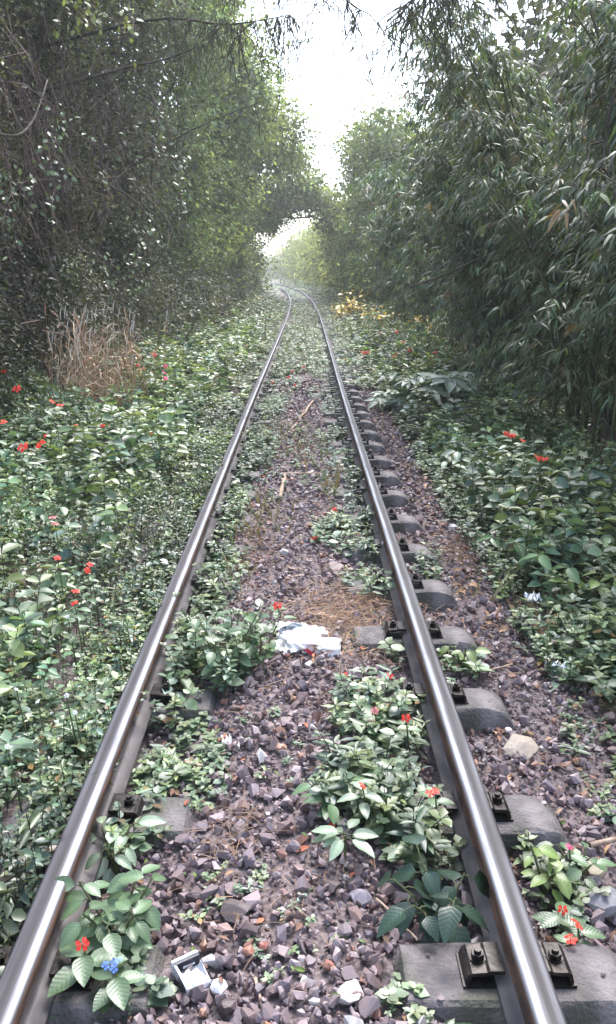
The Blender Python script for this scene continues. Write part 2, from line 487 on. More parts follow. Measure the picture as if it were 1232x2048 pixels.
def clamp_mesh():
    # bent steel clamp: rises from the plate, lies flat, presses on the rail foot (x=0 is the outer end, towards -x the rail)
    pts = [(-.086, .030), (-.052, .030), (-.045, .026), (-.010, .024), (0.0, .018), (0.006, -.002)]
    t = .010
    up = np.array([(x, z + t / 2) for x, z in pts]); dn = np.array([(x - (.008 if k > 3 else 0), z - t / 2) for k, (x, z) in enumerate(pts)])
    V, polys = [], []
    for y in (-.045, .045):
        V += [(x, y, z) for x, z in up] + [(x, y, z) for x, z in dn]
    n = len(pts)
    for k in range(n - 1):
        polys += [[k, k + 1, 2 * n + k + 1, 2 * n + k], [n + k + 1, n + k, 3 * n + k, 3 * n + k + 1],
                  [k + 1, k, n + k, n + k + 1], [2 * n + k, 2 * n + k + 1, 3 * n + k + 1, 3 * n + k]]
    polys += [[0, 2 * n, 3 * n, n], [n - 1, 2 * n - 1, 4 * n - 1, 3 * n - 1]]
    return build_mesh('clamp', np.array(V), [np.array(polys)], None, M['black_steel'])
cl_me = clamp_mesh()
def bolt_mesh():
    a = Acc()
    for (r0, z0, z1, s) in ((.02, .027, .032, 10), (.016, .032, .047, 6), (.009, .047, .056, 8)):
        a.add(*tube([(0, 0, z0), (0, 0, z1)], r0, s))
    return a.mesh('bolt', M['black_steel'])
bo_me = bolt_mesh()
bp_me = mesh_from('base_plate', [box(.265, .105, .012, (0, 0, 0))], M['black_steel'])

def make_sleeper(k, y):
    x = float(track(y))
    ORD = 'first second third fourth fifth sixth seventh eighth ninth tenth eleventh twelfth thirteenth fourteenth fifteenth sixteenth seventeenth eighteenth nineteenth'.split()
    if k == 0: lab = 'rough broad concrete sleeper with scarlet flowers and a sprig growing at its clips'
    else: lab = 'grey concrete sleeper with rounded end, %s beyond the rough one by the scarlet flowers' % ORD[k - 1]
    o = thing('sleeper', lab, 'sleeper', (x, y, 0), rng.normal(0, .012), 'concrete sleepers under the rails')
    link('concrete_body', sl_mesh[k % 5], o)
    for s in (-1, 1):
        b = link('base_plate', bp_me, o); b.location = (s * GX, 0, .0375 - .005)
        for t in (-1, 1):
            c = link('clamp', cl_me, o)
            c.location = (s * GX + t * .122, 0, .0385)
            c.rotation_euler = (0, 0, 0 if t > 0 else math.pi)
            if k < 12:
                q = link('bolt', bo_me, c); q.location = (-.03, 0, .001)
for k, y in enumerate(SL_Y): make_sleeper(k, y)

# ------------------------------------------------------------------ ballast stones
def hull_stone(seed, flat=0.7, npt=12):
    import bmesh
    r = np.random.default_rng(seed)
    bm = bmesh.new()
    p = nrm(r.normal(size=(npt, 3))) * r.uniform(.74, 1.1, (npt, 1))
    p *= (r.uniform(.85, 1.25), r.uniform(.7, 1.0), flat * r.uniform(.75, 1.1))
    for q in p: bm.verts.new(q * .5)
    bmesh.ops.convex_hull(bm, input=bm.verts)
    for v in [v for v in bm.verts if not v.link_faces]: bm.verts.remove(v)
    bmesh.ops.triangulate(bm, faces=bm.faces[:])
    bm.verts.index_update()
    V = np.array([v.co[:] for v in bm.verts]); F = np.array([[v.index for v in f.verts] for f in bm.faces])
    bm.free()
    return V, [F], np.ones((len(V), 3))
stones = [hull_stone(s) for s in range(16)]
STONE_COLS = np.array([(.17, .14, .15), (.21, .175, .185), (.14, .115, .125), (.19, .145, .145), (.24, .205, .215), (.15, .13, .15), (.17, .12, .11), (.26, .225, .23), (.11, .085, .09)])
def stone_color(n):
    c = STONE_COLS[rng.integers(0, len(STONE_COLS), n)] * rng.uniform(.75, 1.1, (n, 1)) * np.array([1.08, 1.0, .99])
    u = rng.random(n)
    c[u < .02] = (.25, .13, .1)
    c[(u > .045) & (u < .06)] = (.45, .42, .4)
    c[(u > .07) & (u < .09)] = (.3, .17, .12)
    return c

def in_sleeper(x, y):
    d = np.min(np.abs(y[:, None] - np.array(SL_Y)[None]), 1)
    a = np.abs(x)
    return (d < .095) & (a > .26) & (a < .86)
def near_rail(x, m=.06): return np.abs(np.abs(x) - GX) < m

N = 18500
sy = 1.15 + 12 * rng.random(N) ** 1.8
sx = rng.uniform(-.62, 1.5, N)
ons = in_sleeper(sx, sy)
ok = (~ons | ((rng.random(N) < .07) & ~near_rail(sx, .17))) & ~near_rail(sx, .05)
ok &= inview(np.stack([sx, sy, 0 * sx], -1))
sx, sy, ons = sx[ok], sy[ok], ons[ok]
ss = np.clip(rng.lognormal(math.log(.029), .42, len(sx)), .011, .065) * np.where(sy > 4.5, 1.15, 1)
sz = ballast_z(sx, sy) - .004 + ss * .12 + rng.uniform(0, .012, len(sx))
ss[ons] *= .6
sz[ons] = np.interp(np.abs(sx[ons]), [0, .26, .3, .33, .77, .82, .86], [-.02, -.02, .012, .03, .026, .01, -.012]) + ss[ons] * .3
sc_ = stone_color(len(sx))
sR = randrot(len(sx))
pos = np.stack([sx + track(sy), sy, sz], -1)
depth = (pos - CAM) @ _f
app = ss / depth
order = np.argsort(-app)
# the 300 that show largest are objects of their own, sharing meshes in several colours
vis = [k for k in order if 1.3 < pos[k, 1] < 5][:300]
st_me = []
for k in range(30):
    c = stone_color(1)[0] if k > 2 else [(.25, .12, .09), (.42, .39, .39), (.28, .18, .15)][k]
    TV, TP, TC = stones[k % 16]
    st_me.append(build_mesh('stone', TV, TP, np.broadcast_to(c, (len(TV), 3)), M['stone']))
for k in vis:
    kk = int(rng.integers(0, 3)) if rng.random() < .05 else int(rng.integers(3, 30))
    o = link('stone', st_me[kk], ballast)
    o.matrix_local = Matrix.Translation(pos[k]) @ Matrix(sR[k].tolist()).to_4x4() @ Matrix.Scale(float(ss[k]), 4)
rest = np.ones(len(sx), bool); rest[vis] = False
a = Acc(); ti = rng.integers(0, 16, len(sx))
for t in range(16):
    m_ = rest & (ti == t)
    a.instance(stones[t], pos[m_], sR[m_], ss[m_], sc_[m_])
# small chips that fill the joints
nf = 10000
fx = rng.uniform(-.55, 1.25, nf); fy = 1.15 + 3.6 * rng.random(nf) ** 1.3
okf = ~in_sleeper(fx, fy) & ~near_rail(fx, .05) & inview(np.stack([fx, fy, 0 * fx], -1), -.4)
fx, fy = fx[okf], fy[okf]
OCT = T_oct = (np.array([(.55, .1, 0), (-.5, -.05, .05), (.05, .45, .02), (-.05, -.42, 0), (.08, .03, .33), (0, 0, -.3)]), [np.array([(0, 2, 4), (2, 1, 4), (1, 3, 4), (3, 0, 4), (2, 0, 5), (1, 2, 5), (3, 1, 5), (0, 3, 5)])], np.ones((6, 3)))
a.instance(OCT, np.stack([fx, fy, ballast_z(fx, fy) - .009 + rng.uniform(0, .008, len(fx))], -1), randrot(len(fx)), rng.uniform(.009, .02, len(fx)), stone_color(len(fx)) * .9)
link('loose_stones', a.mesh('loose_stones', M['stone']), ballast, kind='stuff')

# ------------------------------------------------------------------ leaf templates
def T(V, polys, tc=None):
    V = np.array(V, float)
    return V, [np.array(p) for p in polys], np.ones((len(V), 3)) if tc is None else np.array(tc, float)
def leaf_oval(w=.27, droop=.1, fold=.05):
    V = [(0, 0, 0), (-w * .85, .28, fold), (-w, .58, fold - droop * .3), (0, 1, -droop), (w, .58, fold - droop * .3), (w * .85, .28, fold), (0, .45, -.01)]
    tc = [(.95,) * 3, (1, 1, 1), (1, 1, 1), (1.05, 1.05, 1.0), (1, 1, 1), (1, 1, 1), (1.15, 1.15, 1.1)]
    return T(V, [[(0, 6, 1), (1, 6, 2), (2, 6, 3), (3, 6, 4), (4, 6, 5), (5, 6, 0)]], tc)
def leaf_diamond(w=.27, fold=.07, droop=.1):
    return T([(0, 0, 0), (-w, .5, fold), (0, 1, -droop), (w, .5, fold)], [[(0, 2, 1), (0, 3, 2)]])
def leaf_blade(w=.06, droop=.2):
    return T([(0, 0, 0), (-w, .25, 0), (w, .25, 0), (-w * .8, .65, -droop * .35), (w * .8, .65, -droop * .35), (0, 1, -droop)], [[(0, 2, 1), (3, 4, 5)], [(1, 2, 4, 3)]])
def leaf_hex(w=.27, droop=.1, fold=.06):
    V = [(0, 0, 0), (-w * .85, .26, fold), (-w, .6, fold - droop * .3), (0, 1, -droop), (w, .6, fold - droop * .3), (w * .85, .26, fold)]
    return T(V, [[(0, 3, 2, 1), (0, 5, 4, 3)]])
OVAL, DIAM, BLADE = leaf_oval(), leaf_diamond(), leaf_blade()
OVALN = leaf_oval(.2, .16)

def plantlet(seed, oval=True, h=.2, L=.042, nodes=5, per=3, lean=.05, w=.29, flatz=1.0):
    r = np.random.default_rng(seed)
    a = Acc()
    top = np.array([r.normal(0, lean), r.normal(0, lean), h])
    ts = np.linspace(0, 1, 4)
    path = np.stack([top[0] * ts ** 1.5, top[1] * ts ** 1.5, h * ts], -1)
    if oval:
        V, p = tube(path[[0, 2, 3]], np.linspace(.0028, .0014, 3), 3, False)
        a.add(V, p, (.75, .65, .6))
    pos, d, n, s, c = [], [], [], [], []
    ph = r.uniform(0, 6.28)
    for k in range(nodes):
        t = .3 + .7 * (k + r.uniform(0, .6)) / nodes
        t = min(t, 1)
        base = np.array([top[0] * t ** 1.5, top[1] * t ** 1.5, h * t])
        m = per + (k == nodes - 1)
        for q in range(m):
            an = ph + 2.4 * k + q * 6.28 / m + r.normal(0, .3)
            el = r.uniform(-.25, .45) + (.25 if k == nodes - 1 else 0)
            pos.append(base); d.append((math.cos(an), math.sin(an), el)); n.append((r.normal(0, .3), r.normal(0, .3), 1))
            s.append(L * r.uniform(.65, 1.35) * (.75 if k == nodes - 1 else 1))
            f = r.uniform(.75, 1.25)
            y = .25 if k == nodes - 1 else r.uniform(-.1, .15)
            c.append((f * (1 + .8 * y), f * (1 + .45 * y), f * (1 - .3 * y)) if r.random() > .04 else (f * 2.0, f * .95, f * .8))
    Tm = leaf_hex(w, r.uniform(.05, .2)) if oval else leaf_diamond(w)
    S = np.array(s)[:, None] * np.array([[1, 1, 1.0]])
    a.instance(Tm, np.array(pos), frames(np.array(d) * (1, 1, flatz), np.array(n)), S, np.array(c))
    return np.concatenate(a.V), [np.concatenate(v) for v in a.P.values()], np.concatenate(a.C)
PL_NEAR = ([plantlet(200 + k, True, .2, random.uniform(.028, .034), 6, 2, w=.3) for k in range(5)] + [plantlet(210 + k, True, .2, random.uniform(.045, .055), 4, 2, w=.36) for k in range(5)]
           + [plantlet(220 + k, True, .2, random.uniform(.06, .075), 4, 2, w=.15) for k in range(3)] + [plantlet(230 + k, True, .2, random.uniform(.034, .042), 5, 3, w=.27) for k in range(5)])
PL_TALL = [plantlet(240 + k, True, .2, random.uniform(.07, .09), 6, 2, w=random.choice([.3, .22]), flatz=.45) for k in range(6)]
PL_MID = [plantlet(400 + k, False, .2, random.uniform(.045, .058), 5, 3) for k in range(10)]
PL_FAR = [plantlet(300 + k, False, .2, random.uniform(.05, .065), 4, 3) for k in range(10)]

GREENS = np.array([(.095, .15, .085), (.075, .128, .08), (.115, .172, .09), (.083, .138, .1), (.14, .19, .09), (.105, .142, .09)])
def green(n, v=.2, f=1.0):
    c = GREENS[rng.integers(0, len(GREENS), n)] * rng.lognormal(0, v, (n, 1)) * f
    return c

def scatter_plantlets(acc, T_, x, y, h, col, hs=1.0):
    z = surf_z(x, y) - .01
    pos = np.stack([x, y, z], -1)
    n = len(x)
    ti = np.floor((vnoise(x, y, .3, 41) * .55 + .5) * len(T_) + rng.normal(0, len(T_) * .2, n)).astype(int) % len(T_)
    R = rotz(rng.uniform(0, 6.28, n))
    for t in range(len(T_)):
        m_ = ti == t
        S = np.stack([hs * np.ones(n), hs * np.ones(n), h / .2], -1)[m_] * rng.uniform(.6, 1.35, (m_.sum(), 1))
        acc.instance(T_[t], pos[m_], R[m_], S, col[m_])

# --- broad cover on both banks
cover = Acc()
def cover_left_h(x, y):
    d = -.62 - (x - track(y))
    return np.clip(.10 + .10 * np.clip(d / .5, 0, 1) + .05 * d, .08, .36) * (1 + .45 * vnoise(x, y, .45, 11))
def band(n, y0, y1, x0, x1, T_, hf, hs, f=1.0, power=1.0, hole=None, holelim=0.6, cull=True):
    y = y0 + (y1 - y0) * rng.random(n) ** power
    x = rng.uniform(x0, x1, n) + track(y)
    ok = inview(np.stack([x, y, 0 * x + .1], -1), -.3) | (not cull)
    if hole is not None: ok &= vnoise(x, y, .45, hole) < holelim
    x, y = x[ok], y[ok]
    h = hf(x, y)
    c = green(len(x), .25, f) * (1 + .3 * vnoise(x, y, .3, 21))[:, None]
    scatter_plantlets(cover, T_, x, y, h, c, hs)
rh = lambda x, y: np.clip(.1 + .22 * (x - track(y) - .95), .06, .4)
band(4500, 1.3, 6.5, -3.2, -.66, PL_NEAR, cover_left_h, .72)
band(900, 1.3, 9, -.80, -.61, PL_NEAR, lambda x, y: .17 + .03 * vnoise(x, y, .8, 9), .75)
band(420, 2.2, 9, -.50, -.36, PL_NEAR, lambda x, y: .09 + .03 * vnoise(x, y, .8, 19), .8, hole=61, holelim=.35)
band(600, 7, 14, -.50, -.2, PL_NEAR, lambda x, y: .09 + .03 * vnoise(x, y, .8, 19), .9, hole=62, holelim=.3)
band(260, 6, 14, .2, .50, PL_NEAR, lambda x, y: .08 + .03 * vnoise(x, y, .8, 19), .9, hole=63, holelim=.0)
band(3000, 6.5, 11, -3.6, -.68, PL_MID, cover_left_h, .92)
band(2700, 10.5, 22, -3.8, -.66, PL_FAR, lambda x, y: cover_left_h(x, y) * 1.15, 1.5)
band(2300, 22, 50, -4, -.7, PL_FAR, lambda x, y: cover_left_h(x, y) * 1.4, 2.2)
band(800, 50, 120, -6, -.8, PL_FAR, lambda x, y: cover_left_h(x, y) * 1.8, 4)
band(700, -.5, 4.2, 1.3, 3.2, PL_MID, rh, 1.3, cull=False)
band(500, -.5, 3.2, -3.2, -.9, PL_MID, cover_left_h, 1.3, cull=False)
# taller weeds that break the carpet
band(150, 2.2, 7, -3, -1.0, PL_TALL, lambda x, y: .34 + 0 * x, 1.0, 1.1)
band(330, 6, 12, -3.4, -1.0, PL_TALL, lambda x, y: .42 + 0 * x, 1.1, 1.15)
band(300, 12, 24, -3.4, -1.0, PL_TALL, lambda x, y: .45 + 0 * x, 1.4, 1.15)
band(260, 4.2, 9, 1.3, 2.4, PL_TALL, lambda x, y: .38 + 0 * x, 1.0, 1.15)
band(260, 9, 20, 1.2, 2.8, PL_TALL, lambda x, y: .42 + 0 * x, 1.2, 1.1)
# between the rails, far
band(1500, 14, 26, -.48, .48, PL_FAR, lambda x, y: .13 + 0 * x, 1.0, 1.0)
band(1000, 26, 60, -.48, .48, PL_FAR, lambda x, y: .14 + 0 * x, 1.5)
band(700, 60, 120, -.48, .48, PL_FAR, lambda x, y: .1 + 0 * x, 3.5)
# right bank
band(2300, 3.3, 8, 1.12, 2.6, PL_NEAR, rh, 1.1, 1.1, hole=31, holelim=.75)
band(1500, 8, 13, 1.15, 3.0, PL_MID, rh, 1.4, .95, hole=31, holelim=.8)
band(1900, 12.5, 24, .66, 3.0, PL_FAR, lambda x, y: rh(x, y) * 1.2 + .04, 1.4, 1.0)
band(1600, 24, 50, .66, 3.2, PL_FAR, lambda x, y: rh(x, y) * 1.4 + .05, 1.9, 1.05)
band(1000, 50, 120, .75, 6, PL_FAR, lambda x, y: rh(x, y) * 1.8, 4, 1.05)
# patches given by photo pixels: centre, half sizes, count, height, leaf scale
def patch(px, py, rx, ry, n, h, hs=1.0, f=1.0, far=False):
    c = P(px, py, 0.0)
    X = abs(P(px + rx, py, 0)[0] - c[0])
    Yr = abs(P(px, py - ry, 0)[1] - P(px, py + ry, 0)[1]) / 2
    r = np.sqrt(rng.random(n)); an = rng.uniform(0, 6.28, n)
    x = c[0] + X * r * np.cos(an); y = c[1] + Yr * r * np.sin(an)
    ok = ~near_rail(x - track(y), .07)
    x, y, r = x[ok], y[ok], r[ok]
    scatter_plantlets(cover, PL_FAR if far else PL_NEAR, x, y, h * (1.15 - .5 * r), green(len(x), .15, f), hs)
patch(440, 1345, 95, 60, 62, .24, 1.0, 1.05)
patch(495, 1345, 40, 40, 14, .18, 1.0, 1.0)
patch(345, 1490, 100, 70, 62, .06, .7)
patch(300, 1560, 60, 60, 50, .07, .8)
patch(420, 1560, 60, 60, 30, .05, .6)
patch(770, 1440, 110, 65, 80, .13, .85)
patch(760, 1600, 120, 90, 105, .14, .9, .85)
patch(830, 1690, 90, 60, 34, .16, 1.0, .75)
patch(700, 1075, 75, 40, 90, .13, .85, 1.05)
patch(740, 1170, 50, 35, 22, .1, .8, .9)
patch(805, 1290, 25, 40, 22, .14, 1.0, .8)
patch(700, 975, 55, 60, 60, .12, .9, .9)
patch(510, 985, 60, 60, 60, .06, .7)
patch(500, 900, 60, 60, 60, .06, .7)
patch(430, 1160, 50, 60, 60, .1, .9)
patch(590, 895, 70, 45, 60, .05, .7, 1.2)
patch(640, 920, 60, 60, 50, .05, .7, 1.0)
patch(520, 820, 60, 40, 100, .08, 1.0)
patch(560, 770, 40, 40, 110, .12, 1.1, .9)
patch(600, 720, 60, 30, 140, .12, 1.3, far=True)
patch(520, 700, 40, 30, 60, .12, 1.3, far=True)
patch(650, 800, 30, 30, 20, .12, 1.2)
patch(830, 1990, 60, 30, 10, .04, .6, 1.1)
patch(880, 2020, 110, 35, 24, .05, .6, 1.1)
patch(220, 1990, 90, 50, 30, .07, .9, .8)
patch(70, 1960, 70, 60, 20, .05, .8)
patch(470, 1800, 60, 90, 22, .03, .45, 1.1)
patch(560, 1500, 100, 90, 20, .03, .4, 1.1)
patch(610, 1900, 120, 90, 16, .03, .4, 1.1)
patch(1150, 1130, 90, 110, 130, .17, 1.1, .85)
patch(1190, 1290, 60, 60, 45, .1, 1.0, .8)
patch(1180, 1430, 70, 60, 24, .06, .7, .9)
patch(1070, 1150, 70, 60, 40, .08, .8, .9)
patch(850, 1120, 25, 30, 22, .12, .9, .9)
patch(930, 1330, 35, 25, 10, .1, 1.0, 1.2)
patch(1010, 1060, 60, 60, 45, .09, .9, .9)
patch(1140, 1790, 60, 60, 20, .08, .8, .8)
patch(1090, 1730, 50, 40, 16, .1, .9, 1.1)
patch(1200, 1550, 60, 60, 14, .04, .6, 1)
patch(860, 790, 70, 45, 90, .16, 1.3, 1.0)
patch(1000, 950, 90, 50, 130, .22, 1.25, .95)
for k, y in enumerate(SL_Y[1:12]):
    for sx_, n_ in ((-.46, 12), (.47, 8 if k > 1 else 0)):
        if sx_ > 0 and k in (2, 9): continue
        xx = sx_ + rng.normal(0, .035, n_); yy = y - .07 + rng.normal(0, .07, n_)
        ok_ = ~near_rail(xx, .06)
        scatter_plantlets(cover, PL_NEAR, xx[ok_] + track(yy[ok_]), yy[ok_], .13 + 0 * xx[ok_], green(int(ok_.sum()), .2, .95), .85)
link('ground_cover', cover.mesh('ground_cover', M['leaf'], True), kind='stuff', label='dense low carpet of small glossy green leaves', category='ground cover')
print('cover tris', cover.ntri())

# ------------------------------------------------------------------ trees and shrubs
def crown_acc(ells, ncl, lpc, L, rc, col, tmpl=DIAM, droop=.35, yellow=.25, v=.48, shell=.55, face=0.0):
    """leaf clumps spread through a union of ellipsoids (cx,cy,cz,rx,ry,rz)"""
    E = np.array(ells, float)
    w = (E[:, 3] * E[:, 4] * E[:, 5]) ** .667; w /= w.sum()
    k = rng.choice(len(E), ncl, p=w)
    d = nrm(rng.normal(size=(ncl, 3)))
    if face:                                    # a little denser on the open side, where the light is
        fl = (d[:, 0] * face < 0) & (rng.random(ncl) < .45)
        d[fl, 0] *= -1
    r = shell + (1 - shell) * rng.random(ncl) ** .6
    r *= 1 + .12 * rng.normal(size=ncl)
    c = E[k, :3] + d * r[:, None] * E[k, 3:]
    c[:, 2] = np.maximum(c[:, 2], .15)
    vis = inview(c, .8)
    keep = vis | (rng.random(ncl) < .35)
    c, d, vis = c[keep], d[keep], vis[keep]
    n = len(c)
    cc = np.array(col) * rng.lognormal(0, v, (n, 1)) * np.stack([1 + yellow * rng.random(n), 1 + .35 * yellow * rng.random(n), 1 - .3 * yellow * rng.random(n)], -1)
    a = Acc()
    cnt = np.where(vis, lpc, max(4, lpc // 3))
    idx = np.repeat(np.arange(n), cnt)
    m = len(idx)
    off = rng.normal(size=(m, 3)) * np.array([1, 1, .75]) * (rc * rng.uniform(.6, 1.3, n))[idx, None] * .5
    pos = c[idx] + off
    pos[:, 2] = np.maximum(pos[:, 2], .03)
    dirn = nrm(off) * .8 + d[idx] * .5 + rng.normal(size=(m, 3)) * .6 + np.array([0, 0, -droop])
    nn = np.array([0, 0, 1.0]) + d[idx] * .5 + rng.normal(size=(m, 3)) * .45
    S = L * rng.uniform(.6, 1.35, m) * np.where(vis, 1, 1.7)[idx]
    lc = cc[idx] * rng.lognormal(0, .18, (m, 1))
    a.instance(tmpl, pos, frames(dirn, nn), S, lc)
    # large inner leaves that close the crown
    m = int(ncl * lpc * .11)
    k = rng.choice(len(E), m, p=w)
    d = nrm(rng.normal(size=(m, 3)))
    pos = E[k, :3] + d * (rng.random(m) ** .5 * .8)[:, None] * E[k, 3:]
    pos[:, 2] = np.maximum(pos[:, 2], .05)
    a.instance(tmpl, pos, frames(rng.normal(size=(m, 3)) + np.array([0, 0, -.4]), rng.normal(size=(m, 3)) * .7 + np.array([0, -.3, 1])), L * rng.uniform(1.8, 3.2, m), np.array(col) * rng.lognormal(0, .25, (m, 1)))
    return a, c

def limb_path(p0, p1, sag=.15, n=7, wob=.06):
    t = np.linspace(0, 1, n)[:, None]
    p = p0 + (p1 - p0) * t
    ln = np.linalg.norm(p1 - p0)
    p[:, 2] += (np.sin(t[:, 0] * np.pi) * sag * ln)
    p[1:-1] += rng.normal(0, wob * ln / n * 1.5, (n - 2, 3))
    return p

TRI = [cover.ntri()]
def tree(name, label, base, ells, ncl, lpc, L, rc, col, group, trunk_r=.12, limbs=4, tmpl=DIAM, face=0.0, category='tree', mat='tree_leaf', **kw):
    base = np.array([base[0], base[1], float(ground_z(np.array(base[0]), np.array(base[1]))) - .03])
    o = thing(name, label, category, base, 0, group)
    a, cl = crown_acc(ells, ncl, lpc, L, rc, col, tmpl, face=face, **kw)
    E = np.array(ells, float)
    topi = np.argmax(E[:, 2])
    fork = base + (np.array([E[:, 0].mean(), E[:, 1].mean(), max(E[topi, 2] * .55, .3)]) - base) * np.array([.35, .35, 1.0])
    tp = limb_path(base, fork, 0, 6, .12)
    V, p = tube(tp - base, np.linspace(trunk_r, trunk_r * .6, 6), 8)
    link('trunk' if trunk_r > .05 else 'stem', mesh_from('trunk', [(V, p)], M['bark'], True), o)
    ends = [e[:3] for e in E]
    while len(ends) < limbs: ends.append(cl[rng.integers(0, len(cl))])
    for e in ends[:max(limbs, len(E))]:
        pth = limb_path(fork, np.array(e, float), .08, 7, .1)
        V, p = tube(pth - base, np.linspace(trunk_r * .5, trunk_r * .1, 7), 6)
        link('limb', mesh_from('limb', [(V, p)], M['bark'], True), o)
    # fine twigs inside the crown
    tw = Acc()
    sel = rng.permutation(len(cl))[:min(len(cl), 45)]
    for e in cl[sel]:
        s = np.array(ends[int(rng.integers(0, len(ends)))])
        V, p = tube(limb_path(s, e, .05, 5, .2) - base, np.linspace(trunk_r * .12 + .004, .003, 5), 3, False)
        tw.add(V, p)
    link('twigs', tw.mesh('twigs', M['bark']), o, kind='stuff')
    for q in range(len(a.V)): a.V[q] = a.V[q] - base
    link('crown', a.mesh('crown', M[mat]), o)
    TRI[0] += a.ntri()
    return o

LD = (.05, .058, .036)      # grey green, lowered: deep shade of the tree wall is put into the colour
LM = (.085, .115, .058)
LB = (.155, .2, .095)        # fresh green
GL = 'trees leaning over the track on the ground cover side'
# near left: dark, half dead, vine-covered
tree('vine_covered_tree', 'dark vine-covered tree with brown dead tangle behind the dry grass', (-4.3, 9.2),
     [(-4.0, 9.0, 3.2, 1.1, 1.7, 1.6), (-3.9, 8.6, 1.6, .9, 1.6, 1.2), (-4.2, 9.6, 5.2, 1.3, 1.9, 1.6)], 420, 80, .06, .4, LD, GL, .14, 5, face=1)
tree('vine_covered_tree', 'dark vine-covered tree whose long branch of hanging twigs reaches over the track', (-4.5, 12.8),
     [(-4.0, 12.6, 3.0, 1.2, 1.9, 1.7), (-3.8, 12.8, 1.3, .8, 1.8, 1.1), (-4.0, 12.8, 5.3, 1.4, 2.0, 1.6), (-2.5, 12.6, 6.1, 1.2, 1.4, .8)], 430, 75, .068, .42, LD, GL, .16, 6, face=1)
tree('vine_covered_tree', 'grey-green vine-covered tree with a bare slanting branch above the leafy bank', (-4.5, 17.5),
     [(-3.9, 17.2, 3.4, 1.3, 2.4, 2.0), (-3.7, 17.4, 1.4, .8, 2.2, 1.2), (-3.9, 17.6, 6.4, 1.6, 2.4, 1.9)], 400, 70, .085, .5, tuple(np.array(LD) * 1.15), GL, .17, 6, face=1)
tree('leafy_tree', 'pale green leafy tree leaning over the track, beside the sky gap', (-4.6, 25),
     [(-3.8, 24.5, 4.2, 1.5, 3, 2.3), (-3.7, 24.5, 1.6, .9, 3, 1.5), (-3.3, 25, 8.0, 1.8, 2.8, 2.4)], 330, 52, .14, .6, tuple(np.array(LM) * 1.3), GL, .2, 6, face=1)
tree('leafy_tree', 'tall fresh green tree whose crown edges the white sky above the rails', (-4.7, 32),
     [(-3.6, 31.5, 5, 1.8, 3, 2.8), (-3.7, 31, 1.8, 1.0, 3, 1.6), (-2.3, 32, 7.6, 1.7, 2.6, 2.0), (-3.4, 33, 10.6, 1.7, 2.6, 2.0)], 360, 48, .17, .7, LB, GL, .2, 6, face=1)
tree('leafy_tree', 'bright hazy tree bending across the line before the leafy arch', (-4.8, 40),
     [(-3.6, 40, 4.5, 1.6, 3.2, 2.8), (-3.9, 39, 1.8, 1.2, 3, 1.8), (-1.4, 40, 7.2, 1.7, 2.6, 1.6), (-3.4, 41, 9.8, 1.6, 3, 1.8)], 360, 44, .19, .8, LB, GL, .2, 6, face=1)
tree('arching_tree', 'tree arching right across the track with a dark underside', (-4.6, 50),
     [(-3.8, 50, 4.2, 1.5, 3, 2.6), (-2.4, 50, 5.4, 1.5, 3, 1.8), (-.6, 50.5, 5.8, 1.5, 2.6, 1.3), (.7, 51, 5.9, 1.1, 2.4, 1.1), (-1.7, 49.5, 4.5, .9, 1.6, .8), (1.8, 51.5, 4.9, 1.0, 2.2, 1.5), (2.7, 50.5, 3.6, 1.1, 2.5, 2.0), (-.2, 50, 7.6, .9, 1.6, .8), (-3.6, 51, 8.6, 1.6, 2.6, 1.6)],
     460, 42, .19, .7, LB, GL, .2, 7)
for k, (x, y, r, h) in enumerate([(-3.9, 58, 1.5, 3.2), (-5.2, 66, 2.2, 4.2), (-7.4, 76, 2.6, 5.0), (-9.6, 88, 3.2, 5.0), (-13.5, 100, 3.8, 5.5)]):
    tree('leafy_tree', 'small hazy tree, %s along the inside of the far bend' % 'first second third fourth fifth'.split()[k], (x - 1.0, y), [(x, y, h * .5, r, 3.4, h * .52), (x - .8, y + 1, h * .9, r * .8, 3, h * .4)], 130, 36, .26, .9, LM, 'trees round the far bend', .14, 3)

# shrubs closing the foot of the left wall
for k, y in enumerate(np.arange(8.6, 52, 2.6)):
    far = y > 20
    x = -3.35 + rng.normal(0, .15) + float(track(y)) - (.3 if y < 11 else 0)
    h = rng.uniform(.75, 1.25) * (1 + .01 * y)
    ORD = 'first second third fourth fifth sixth seventh eighth ninth tenth eleventh twelfth thirteenth fourteenth fifteenth sixteenth seventeenth eighteenth'.split()
    lab = ('dense dark shrub' if y < 15 else 'dense leafy grey-green shrub') + ', %s along the hedge foot from the dry grass' % ORD[k]
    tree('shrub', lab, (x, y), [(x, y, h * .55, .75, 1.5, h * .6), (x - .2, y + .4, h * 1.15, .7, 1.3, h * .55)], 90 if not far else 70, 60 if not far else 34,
         .06 if not far else .11, .34 if not far else .5, tuple(np.array(LD) * (1.1 if y < 15 else 1.5)), 'shrubs lining the ground cover bank', .03, 3, face=1, category='shrub', mat='leaf')

